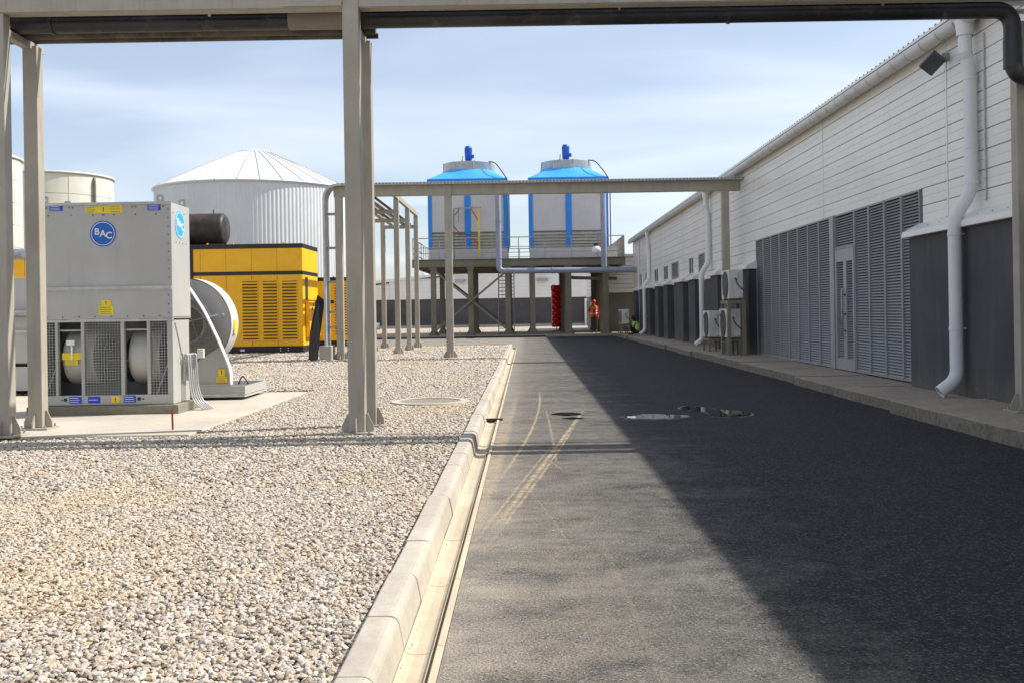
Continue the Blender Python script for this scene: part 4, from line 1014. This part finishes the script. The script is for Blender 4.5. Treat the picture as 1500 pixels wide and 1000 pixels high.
# ------------------------------------------------------------------ platform with cooling towers
pf = thing('steel_platform', (0, 56, .1), 'raised olive steel platform on columns carrying the two blue and white cooling towers', 'platform')
zd0, zd1 = 3.72, 4.13
PX0, PX1 = -5.95, 5.30; PY0, PY1 = 52.5, 62.3
MB().box(PX0, PX1, PY0, PY0+.02, zd0, zd1).box(PX0, PX1, PY0+.02, PY0+.16, zd1-.025, zd1).box(PX0, PX1, PY0+.02, PY0+.16, zd0, zd0+.025).box(PX0, PX1, PY0-.10, PY0, zd1-.03, zd1).box(PX0, PX1, PY0-.10, PY0, zd0, zd0+.03).build('edge_beam', 'steel_olive', pf)
MB().box(PX0, PX1, PY0+.161, PY1, zd1-.12, zd1-.03).build('deck', 'steel_dark', pf)
for x in (PX0+.08, PX1-.08): MB().box(x-.08, x+.08, PY0+.17, PY1, zd0, zd1-.121).build('edge_beam', 'steel_dark', pf)
for y in (54.8, 57.1, 59.4, 61.9): MB().box(PX0+.2, PX1-.2, y-.1, y+.1, zd0, zd1-.121).build('cross_beam', 'steel_dark', pf)
def hpost(x, y, w=.3, mat='steel_olive'):
    p = MB().box(x-w/2, x+w/2, y-w/2, y-w/2+.025, .14, zd0).box(x-w/2, x+w/2, y+w/2-.025, y+w/2, .14, zd0).box(x-.012, x+.012, y-w/2+.025, y+w/2-.025, .14, zd0).build('column', mat, pf)
    MB().box(x-.3, x+.3, y-.28, y+.28, .115, .14).build('base_plate', mat, p)
    for sx in (-1, 1): MB().prism([(x+sx*(w/2), .141), (x+sx*.29, .141), (x+sx*(w/2), .42)], y-.01, y+.01).build('gusset', mat, p)
    MB().box(x-.2, x+.2, y-.2, y+.2, zd0-.12, zd0-.001).build('cap_plate', mat, p)
for x in (-4.85, -2.88, -.92, .38):
    for y in (52.66, 58.2): hpost(x, y, .28)
for x in (2.28, 4.24):
    for y in (52.66, 54.9, 57.1, 59.4, 61.8): hpost(x, y, .32)
for a, b in (((-4.8,52.5,3.55),(-.92,52.5,.35)), ((-4.8,52.42,.35),(-.92,52.42,3.5)), ((-4.8,58.0,3.5),(-.92,58.0,.35))):
    MB().bar(a, b, .13, .10).build('brace', 'steel_olive', pf)
# railing
def rail(pts):
    zt = zd1
    for a, b in zip(pts, pts[1:]):
        A = Vector(a+(0,)); B = Vector(b+(0,)); n = max(1, round((B-A).length/1.4))
        for z in (1.12, .62, .32): MB().bar(A+Vector((0,0,zt+z)), B+Vector((0,0,zt+z)), .045 if z > 1 else .035).build('rail', 'steel', pf)
        for k in range(n+1):
            p = A+(B-A)*k/n; MB().box(p.x-.022, p.x+.022, p.y-.022, p.y+.022, zt, zt+1.10).build('baluster', 'steel', pf)
rail([(PX0+.05, PY0+.05), (PX1-.05, PY0+.05)]); rail([(PX0+.05, PY0+.12), (PX0+.05, PY1-.1)]); rail([(PX1-.05, PY0+.12), (PX1-.05, PY1-.1)]); rail([(PX0+.1, PY1-.05), (PX1-.1, PY1-.05)])
mb = MB(); yy = PY0+.3
while yy < PY1-.2: mb.box(PX1-.07, PX1-.03, yy, yy+.03, zd1, zd1+1.1); yy += .3
mb.build('side_bars', 'steel', pf, kind='stuff')
# stair
st = thing('stair', (-1.0, 55.5, .1), 'steep steel access stair with open treads under the platform', 'stair')
n = 18
for k in range(n):
    t = (k+.5)/n; y = 53.2+2.1*t; z = .12+(zd0-.1)*t
    MB().box(-1.42, -.66, y, y+.2, z, z+.035).build('tread', 'steel_dark', st)
for x in (-1.46, -.62): MB().bar((x, 53.2, .12), (x, 55.4, zd0), .05, .2).build('stringer', 'steel', st)
for x in (-1.46, -.62): MB().bar((x, 53.2, 1.0), (x, 55.0, zd0), .04).build('handrail', 'steel', st)
def cooling_tower(dx, label):
    x0, x1, y0, y1 = -5.17+dx, -.90+dx, 53.5, 57.6
    t = thing('cooling_tower', ((x0+x1)/2, (y0+y1)/2, zd1), label, 'cooling tower', 'cooling towers on the platform')
    xm = (x0+x1)/2; ym = (y0+y1)/2; w = .21; zb = 4.74; zt = 8.47
    MB().box(x0+.02, x1-.02, y0+.02, y1-.02, zd1-.02, zb).build('basin', 'tower_panel', t, bevel=.01)
    for x in (x0, x1-w):
        for y in (y0, y1-w): MB().box(x, x+w, y, y+w, zb, zt-.02).build('corner_post', 'tower_blue', t)
    MB().box(xm-.16, xm+.16, y0-.01, y0+.1, zb, zt-.02).build('middle_post', 'tower_blue', t)
    MB().box(xm-.16, xm+.16, y1-.1, y1+.01, zb, zt-.02).build('middle_post', 'tower_blue', t)
    for x in (x0, x1): MB().box(x-.01 if x == x0 else x-.1, x+.1 if x == x0 else x+.01, ym-.16, ym+.16, zb, zt-.02).build('middle_post', 'tower_blue', t)
    MB().box(x0+.1, x1-.1, y0+.1, y1-.1, zb, 5.64).build('fill', 'void', t)
    for (a, b) in ((x0+w, xm-.16), (xm+.16, x1-w)):
        MB().box(a, b, y0+.04, y0+.09, 5.64, zt-.1).build('panel', 'tower_panel', t)
        MB().box(a, b, y1-.09, y1-.04, 5.64, zt-.1).build('panel', 'tower_panel', t)
        MB().box(a, b, y0+.02, y0+.12, 5.58, 5.64).build('panel_edge', 'steel_dark', t)
        for k in range(5):
            z = 4.76+k*.165; MB().prism([(y0+.01, z), (y0+.0, z+.01), (y0+.07, z+.158), (y0+.08, z+.148)], a, b, 'x').build('louvre_slat', 'tower_louvre', t)
    for (a, b) in ((y0+w, ym-.16), (ym+.16, y1-w)):
        for xx in (x0+.04, x1-.09):
            MB().box(xx, xx+.05, a, b, 5.64, zt-.1).build('panel', 'tower_panel', t)
        for k in range(5):
            z = 4.76+k*.165
            MB().box(x1-.12, x1-.02, a, b, z, z+.03).build('louvre_slat', 'tower_louvre', t); MB().box(x0+.02, x0+.12, a, b, z, z+.03).build('louvre_slat', 'tower_louvre', t)
    MB().box(x0-.03, x1+.03, y0-.03, y1+.03, zt-.10, zt+.03).build('lip', 'tower_blue', t)
    # square-to-round roof
    n = 64; r = 1.43; vs = []
    def sq(a, h=(x1-x0)/2+.03, hy=(y1-y0)/2+.03):
        c, s = math.cos(a), math.sin(a); m = max(abs(c), abs(s)); return (xm+c/m*h, ym+s/m*hy)
    for i, tt in enumerate((0, .5, 1)):
        for k in range(n):
            a = 2*PI*(k+.5)/n; p = sq(a); c = (xm+r*math.cos(a), ym+r*math.sin(a))
            vs.append((p[0]*(1-tt)+c[0]*tt, p[1]*(1-tt)+c[1]*tt, zt+.03+.62*tt))
    MB().add(vs, [(i*n+k, i*n+(k+1) % n, (i+1)*n+(k+1) % n, (i+1)*n+k) for i in range(2) for k in range(n)]).build('hood', 'roof_blue', t)
    stk = MB().lathe([(r,0),(r+.02,.02),(r-.03,.44),(r-.01,.46),(r-.05,.46),(r-.07,.02)], (xm,ym,zt+.62), 48).build('fan_stack', 'galv_light', t)
    for k in range(8):
        a = 2*PI*(k+.3)/8; MB().box(xm+(r+.0)*math.cos(a)-.03, xm+(r+.0)*math.cos(a)+.03, ym+(r+.0)*math.sin(a)-.03, ym+(r+.0)*math.sin(a)+.03, zt+.62, zt+1.09).build('stack_joint', 'galv_light', stk)
    zz = zt+1.08
    MB().box(xm-1.4, xm+1.4, ym-.06, ym+.06, zz-.14, zz-.04).build('motor_beam', 'galv', t)
    m = MB().lathe([(0,0),(.24,0),(.24,.08),(.15,.12),(.15,.27),(.20,.30),(.20,.98),(.15,1.07),(.0,1.10)], (xm-.02, ym, zz-.04), 24).build('motor', 'motor_blue', t)
    mb = MB()
    for k in range(14): a = 2*PI*k/14; mb.bar((xm-.02+.18*math.cos(a), ym+.18*math.sin(a), zz+.28), (xm-.02+.20*math.cos(a), ym+.20*math.sin(a), zz+.9), .03)
    mb.build('cooling_fins', 'motor_blue', m, kind='stuff')
    MB().box(xm+.14, xm+.30, ym-.1, ym+.1, zz+.36, zz+.54).build('terminal_box', 'motor_blue', m)
    for x, h in ((xm-.38, .45), (xm+.28, .2), (xm-.45, .2)): MB().bar((x, ym-.2, zz-.05), (x+.05, ym-.2, zz+h), .07).build('guard_rail', 'yellow_pole', t)
    for k in range(5):
        a = 2*PI*k/5; MB().add([(xm, ym, zz-.28), (xm+1.3*math.cos(a-.12), ym+1.3*math.sin(a-.12), zz-.32), (xm+1.3*math.cos(a+.12), ym+1.3*math.sin(a+.12), zz-.24)], [(0,1,2)]).build('fan_blade', 'steel_dark', t)
    MB().tube(bend([(xm+1.15, y0+.9, zz-.02), (xm+1.5, y0+.5, zz-.12), (xm+1.95, y0-.02, zt+.3), (x1+.1, y0-.05, zt-.2), (x1+.1, y0-.05, zb)], .3, 5), .03, 8).build('power_cable', 'rubber', t)
    return t
cooling_tower(0, 'left blue and white cooling tower behind the yellow davit frame')
cooling_tower(5.43, 'right blue and white cooling tower nearer the warehouse roof')
# big blue-grey pipes
bp = thing('pipework', (0, 51.7, 3.4), 'thick blue-grey pipe dropping beside the left tower and running to the warehouse', 'pipe')
MB().tube(bend([(-1.35,53.6,7.75),(-1.35,51.75,7.75),(-1.35,51.75,3.44),(5.75,51.75,3.40)], .3, 8), .15, 24).build('pipe_run', 'blue_pipe', bp)
MB().tube(bend([(4.12,53.6,7.75),(4.12,51.75,7.75),(4.12,51.75,3.44)], .3, 8), .15, 24).build('branch_pipe', 'blue_pipe', bp)
for x in (1.4, 4.35, -.9): MB().tube([(x,51.75,3.43),(x+.06,51.75,3.43)], .175, 20).build('flange', 'blue_pipe', bp)
for z in (4.1, 6.0): MB().tube([(-1.35,51.75,z),(-1.35,51.75,z+.05)], .17, 20).build('flange', 'blue_pipe', bp)
o = MB().tube(bend([(2.15,53.2,3.65),(2.15,53.2,3.22),(2.5,53.2,3.08),(4.9,53.2,3.0)], .2, 6), .09, 14).build('pipe', 'steel_dark'); o['label'] = 'dark small pipe bending under the platform behind the blue-grey pipe'; o['category'] = 'pipe'
# valve on deck, gas bottle shape
o = thing('valve', (4.0, 52.2, zd1), 'round white valve body with black top beside the right vertical pipe', 'valve')
MB().sphere((3.78,52.55,zd1+.38), .24, 16, 10).build('valve_body', 'white', o); MB().lathe([(.09,0),(.16,.03),(.09,.12),(0,.13)], (3.78,52.55,zd1+.6), 14).build('valve_cap', 'black', o)
# davit frame
dv_ = thing('davit_frame', (-2.9, 53.0, zd1), 'slim davit frame with yellow pole and maroon braces in front of the left tower', 'davit')
MB().bar((-2.42,53.1,zd1),(-2.42,53.1,6.9), .09).build('pole', 'yellow_pole', dv_)
MB().bar((-3.75,53.1,6.86),(-2.3,53.1,6.9), .07).build('top_bar', 'steel', dv_)
MB().bar((-3.75,53.1,5.5),(-2.42,53.1,5.45), .05).build('mid_bar', 'maroon', dv_)
MB().bar((-2.85,53.1,6.86),(-2.46,53.1,6.2), .05).build('brace', 'red_paint', dv_); MB().bar((-3.7,53.1,6.5),(-3.45,53.1,6.84), .05).build('brace', 'steel_dark', dv_)
MB().bar((-3.75,53.1,5.9),(-3.4,53.1,5.45), .05).build('brace', 'red_paint', dv_); MB().bar((-2.9,53.1,5.45),(-2.46,53.1,4.9), .05).build('brace', 'red_paint', dv_)
MB().bar((-3.5,53.1,6.84),(-3.5,53.1,6.1), .03).build('hanger', 'steel_dark', dv_); MB().bar((-3.75,53.1,4.2),(-3.75,53.1,6.86), .05).build('pole', 'steel_dark', dv_, label='dark thin pole of the frame')
# black hose along the far edge of the crossing road
o = MB().tube([(-10,51.3,.06),(-6,51.35,.055),(-2,51.3,.06),(1.0,51.35,.055)], .05, 10).build('hose', 'rubber'); o['label'] = 'black hose laid along the kerb in front of the platform'; o['category'] = 'hose'
# balloons
bl = thing('balloon_column', (1.85, 60, 0), 'tall column of glossy red balloons standing under the tower platform', 'balloons')
MB().tube([(1.85,60,.03),(1.85,60,.5)], .03, 8).build('pole', 'galv', bl); MB().lathe([(.3,0),(.3,.04),(0,.05)], (1.85,60,.115), 20).build('base', 'steel_dark', bl)
b0 = None
for k in range(14):
    for j in range(4):
        a = j*PI/2+k*PI/4*1.05; rr = .165; c = Vector((1.85+rr*math.cos(a)+.008*(13-k)*0, 60+rr*math.sin(a), .50+k*.172))
        if k == 13: c.z -= .03
        if b0 is None: b0 = MB().sphere(c, .15, 14, 10, (1,1,1.0)).build('balloon', 'red', bl); off = WL[b0.name]-c; o = b0
        else: o = copy_at(b0, c+off, bl)
        sc = 1.0 if k < 12 else 1.14
        o.scale = (sc*rnd.uniform(.96,1.03),)*3

# ------------------------------------------------------------------ small things on the ground
mh = thing('manhole', (-1.32, 13.5, .1), 'round concrete manhole cover set in the gravel beyond the middle post', 'manhole cover')
MB().lathe([(0,.115),(.40,.115),(.41,.105)], (-1.32,13.5,0), 48, False).build('cover', 'block', mh); MB().lathe([(.42,.06),(.42,.125),(.52,.125),(.54,.06)], (-1.32,13.5,0), 48, False).build('rim', 'lip', mh)
def puddle(pts, label, wm='wet', rimm='damp'):
    P = []; n = len(pts)
    for i in range(n):      # Catmull-Rom rounding of the outline
        p0, p1, p2, p3 = [Vector(pts[(i+k-1) % n]) for k in range(4)]
        for t in (0, .25, .5, .75):
            P.append(.5*((2*p1)+(-p0+p2)*t+(2*p0-5*p1+4*p2-p3)*t*t+(-p0+3*p1-3*p2+p3)*t**3))
    c = sum(P, Vector((0,0)))/len(P)
    o = thing('puddle', (c.x, c.y, 0), label, 'puddle', 'puddles on the road')
    MB().add([(c.x+(p.x-c.x)*1.0, c.y+(p.y-c.y)*1.0, .008) for p in P], [tuple(range(len(P)))]).build('water', wm, o)
    rim = [Vector((p.x-c.x, p.y-c.y)) for p in P]
    MB().add([(c.x+p.x+p.normalized().x*(.035+.02*math.sin(3*i)), c.y+p.y+p.normalized().y*(.06+.03*math.sin(2*i)), .004) for i, p in enumerate(rim)], [tuple(range(len(P)))]).build('damp_rim', rimm, o)
puddle([(1.16,12.15),(1.32,12.22),(1.5,12.42),(1.72,12.32),(1.95,12.2),(1.86,11.98),(1.62,11.86),(1.36,11.9)], 'narrow puddle in the shade mirroring the pale wall, left of the larger one')
puddle([(2.0,13.05),(2.12,13.35),(2.32,13.2),(2.46,12.85),(2.62,12.7),(2.78,12.4),(2.66,12.05),(2.42,11.95),(2.24,12.1),(2.26,12.5),(2.10,12.7)], 'largest puddle, dark and kidney shaped, in the shaded road')
puddle([(.34,12.62),(.45,12.78),(.60,12.72),(.66,12.60),(.52,12.50)], 'small black wet stain in the sunlit part of the road', 'tar', 'tar')
puddle([(.46,12.12),(.56,12.16),(.66,12.12),(.58,12.05)], 'tiny dark wet spot on the camera side of the black stain', 'tar', 'tar')

# ------------------------------------------------------------------ people
def skin(name, J, E, mat, parent, sub=1, root=0):
    me = bpy.data.meshes.new(name); base = WL[parent.name]
    me.from_pydata([Vector(j[:3]) for j in J], E, [])
    o = bpy.data.objects.new(name, me); COL.objects.link(o); o.parent = parent; WL[o.name] = base
    s = o.modifiers.new('skin', 'SKIN'); s.use_smooth_shade = True
    for i, j in enumerate(J):
        sv = me.skin_vertices[0].data[i]; r = j[3]; sv.radius = (r if isinstance(r, tuple) else (r, r)); sv.use_root = (i == root)
    ss = o.modifiers.new('sub', 'SUBSURF'); ss.levels = sub+1; ss.render_levels = sub+1
    me.materials.append(M[mat]); return o
def chain(J, E, start, pts):
    p = start
    for q_ in pts: J.append(q_); E.append((p, len(J)-1)); p = len(J)-1
    return p
def hand(J, E, wrist, d, side, curl=.4):
    """five fingers of unequal length from the wrist joint; d is the hand direction, side the thumb direction"""
    w = Vector(J[wrist][:3]); d = Vector(d).normalized(); sd_ = Vector(side).normalized(); nn = d.cross(sd_)
    palm = chain(J, E, wrist, [tuple(w+d*.05)+((.034,.018),)])
    for k, (o_, L) in enumerate(((.028,.075),(.009,.085),(-.010,.080),(-.028,.062))):
        b = w+d*.085+sd_*o_; m = b+d*L*.5; t = m+(d*math.cos(curl)+nn*math.sin(curl))*L*.5
        chain(J, E, palm, [tuple(b)+(.010,), tuple(m)+(.009,), tuple(t)+(.008,)])
    b = w+d*.035+sd_*.036; chain(J, E, palm, [tuple(b)+(.012,), tuple(b+d*.03+sd_*.018)+(.010,), tuple(b+d*.055+sd_*.02)+(.009,)])
def head(parent, c, fwd, s=1.0):
    """head with jaw, nose, ears, eyes and mouth; c is the centre in local coordinates"""
    base = WL[parent.name]; c = Vector(c); f = Vector(fwd).normalized(); r = f.cross(Vector((0,0,1))).normalized(); u = r.cross(f)
    P = lambda a, b, d: base+c+r*a*s+f*b*s+u*d*s
    h = MB(); rings = [(-.125,.030,.032,.03),(-.105,.052,.060,.025),(-.07,.064,.080,.012),(-.03,.072,.092,.0),(.02,.077,.098,-.005),(.06,.073,.093,-.008),(.095,.052,.068,-.01),(.115,.02,.028,-.01)]
    n = 16; vs = []
    for (z, a, b, o_) in rings:
        for k in range(n): t = 2*PI*k/n; vs.append(P(a*math.cos(t), o_+b*math.sin(t), z))
    h.add(vs, [(i*n+k, i*n+(k+1) % n, (i+1)*n+(k+1) % n, (i+1)*n+k) for i in range(len(rings)-1) for k in range(n)]+[tuple(range(n)), tuple(range(7*n, 8*n))], True)
    h.add([P(-.013,.088,-.03), P(.013,.088,-.03), P(0,.112,-.032), P(0,.09,.018)], [(0,1,2),(0,2,3),(1,3,2)])
    for sx in (-1, 1): h.sphere(P(sx*.079,-.005,-.005), .02, 8, 6, (.5,.8,1.3))
    o = h.build('head', 'skin', parent)
    for sx in (-1, 1): MB().sphere(P(sx*.03,.086,.01), .010, 8, 6).build('eye', 'hair', o)
    MB().bar(P(-.022,.088,-.062), P(.022,.088,-.062), .008, .006).build('mouth', 'redshirt', o)
    return P
def ring_shell(parent, name, mat, rings, n=20, open_front=0, fwd=math.pi*1.5, label=None):
    base = WL[parent.name]; vs = []; mb = MB()
    for (cx, cy, z, a, b) in rings:
        for k in range(n+1):
            t = fwd+open_front+(2*PI-2*open_front)*k/n; vs.append(base+Vector((cx+a*math.cos(t), cy+b*math.sin(t), z)))
    m = n+1
    mb.add(vs, [(i*m+k, i*m+k+1, (i+1)*m+k+1, (i+1)*m+k) for i in range(len(rings)-1) for k in range(n)], True)
    o = mb.build(name, mat, parent, fix=False); s = o.modifiers.new('thickness', 'SOLIDIFY'); s.thickness = .012; s.offset = 0
    if label: o['label'] = label
    return o
# standing worker
p1 = thing('person', (3.70, 54.0, .115), 'person in red hard hat and open orange vest standing under the platform', 'person')
J = [(0,0,.93,(.13,.095)),(0,0,1.12,(.125,.09)),(0,0,1.33,(.155,.10)),(0,0,1.45,(.07,.07)),(0,-.01,1.53,.055)]; E = [(0,1),(1,2),(2,3),(3,4)]
for s in (-1, 1):
    chain(J, E, 0, [(s*.10,0,.84,.085),(s*.11,-.02,.48,.055),(s*.12,.02,.10,.036),(s*.125,-.03,.045,.038),(s*.13,-.13,.035,.03)])
    if s == 1: e = chain(J, E, 2, [(.19,0,1.38,.055),(.25,.02,1.10,.042),(.22,-.10,.90,.028)]); hand(J, E, e, (-.1,-.3,-1), (-1,0,0))
    else: e = chain(J, E, 2, [(-.19,0,1.38,.055),(-.27,0,1.12,.042),(-.21,-.16,1.33,.028)]); hand(J, E, e, (.25,-.2,1), (1,0,0), .9)
skin('body', J, E, 'skin', p1)
J = [(0,0,.90,(.155,.115)),(0,0,1.0,(.145,.105))]; E = [(0,1)]
for s in (-1, 1): chain(J, E, 0, [(s*.10,0,.80,.10),(s*.11,-.02,.48,.075),(s*.12,.02,.12,.062)])
skin('trousers', J, E, 'trouser', p1)
J = [(0,0,1.0,(.14,.10)),(0,0,1.18,(.14,.10)),(0,0,1.36,(.165,.105)),(0,0,1.46,(.06,.06))]; E = [(0,1),(1,2),(2,3)]
chain(J, E, 2, [(.19,0,1.39,.068),(.25,.02,1.10,.055),(.225,-.08,.93,.042)]); chain(J, E, 2, [(-.19,0,1.39,.068),(-.27,0,1.12,.056),(-.22,-.14,1.29,.042)])
skin('shirt', J, E, 'redshirt', p1)
v = ring_shell(p1, 'vest', 'orange', [(0,0,.86,.205,.15),(0,0,1.0,.195,.145),(0,0,1.2,.19,.14),(0,0,1.36,.215,.14),(0,0,1.45,.16,.10),(0,0,1.48,.09,.07)], 24, .34)
for z, a, b in ((1.02,.2,.15),(1.16,.196,.146)): ring_shell(p1, 'reflective_band', 'reflect', [(0,0,z,a,b),(0,0,z+.045,a,b)], 24, .36)
for s in (-1, 1):
    MB().prism([(s*.12-.05+3.70, 53.83), (s*.12+.05+3.70, 53.83), (s*.12+.055+3.70, 54.06), (s*.12-.055+3.70, 54.06)], .117, .215, 'z').build('boot', 'black', p1, bevel=.02)
P = head(p1, (0,-.02,1.63), (0,-1,0))
cc = WL[p1.name]+Vector((0,-.01,1.67))
hm = MB().lathe([(.135,-.005),(.118,0),(.118,.03),(.105,.08),(.07,.115),(0,.128)], cc, 24).build('helmet', 'helmet', p1)
MB().prism([(cc.x-.08,cc.y-.10),(cc.x+.08,cc.y-.10),(cc.x+.05,cc.y-.18),(cc.x-.05,cc.y-.18)], cc.z-.006, cc.z+.008, 'z').build('peak', 'helmet', hm)
MB().box(cc.x-.20, cc.x-.12, cc.y-.2, cc.y-.185, cc.z-.17, cc.z-.03).build('white_paper', 'white', bevel=.002)
o = bpy.data.objects['white_paper']; o['label'] = 'small white sheet held up by the standing worker'; o['category'] = 'paper'
# crouching worker with phone, facing the road (-x)
p2 = thing('person', (5.12, 46.8, .15), 'person crouching against the wall in a lime vest looking at a phone', 'person')
J = [(.05,0,.16,(.12,.11)),(.07,0,.34,(.11,.11)),(.03,0,.54,(.11,.14)),(-.03,0,.62,(.06,.06)),(-.06,0,.67,.05)]; E = [(0,1),(1,2),(2,3),(3,4)]
for s in (-1, 1):
    chain(J, E, 0, [(.0,s*.11,.18,.09),(-.22,s*.15,.45,.06),(-.12,s*.15,.09,.036),(-.17,s*.15,.04,.038),(-.28,s*.16,.035,.028)])
    e = chain(J, E, 2, [(.02,s*.17,.54,.05),(-.10,s*.20,.36,.04),(-.32,s*.07,.40,.026)]); hand(J, E, e, (-.8,-s*.3,.35), (0,-s,.1), .6)
skin('body', J, E, 'skin', p2)
J = [(.06,0,.17,(.14,.14))]; E = []
for s in (-1, 1): chain(J, E, 0, [(.0,s*.11,.19,.11),(-.22,s*.15,.46,.082),(-.12,s*.15,.12,.055)])
skin('trousers', J, E, 'blackcloth', p2)
J = [(.06,0,.24,(.13,.13)),(.07,0,.36,(.13,.13)),(.03,0,.54,(.125,.15)),(-.02,0,.63,.06)]; E = [(0,1),(1,2),(2,3)]
for s in (-1, 1): chain(J, E, 2, [(.02,s*.17,.55,.066),(-.09,s*.20,.38,.052),(-.22,s*.12,.385,.04)])
skin('shirt', J, E, 'greysleeve', p2)
ring_shell(p2, 'vest', 'lime', [(.07,0,.20,.165,.19),(.08,0,.34,.165,.19),(.05,0,.48,.16,.20),(.02,0,.59,.12,.15),(0,0,.63,.08,.09)], 24, .2, PI)
for z in (.27, .40): ring_shell(p2, 'reflective_band', 'reflect', [(.075,0,z,.172,.197),(.075,0,z+.045,.172,.197)], 24, .3, PI)
P = head(p2, (-.10,0,.76), (-1,0,-.35))
b = WL[p2.name]
MB().sphere(b+Vector((-.075,0,.79)), .118, 16, 10, (1,.95,1.05)).sphere(b+Vector((-.02,0,.70)), .085, 12, 8).build('hair', 'hair', p2)
for s in (-1, 1): MB().box(b.x-.30, b.x-.08, b.y+s*.15-.045, b.y+s*.15+.045, b.z+.0, b.z+.085).build('boot', 'black', p2, bevel=.02)
o = MB().box(b.x-.43, b.x-.41, b.y-.04, b.y+.04, b.z+.43, b.z+.57).build('phone', 'black', bevel=.004); o['label'] = 'dark phone held by the crouching worker'; o['category'] = 'phone'
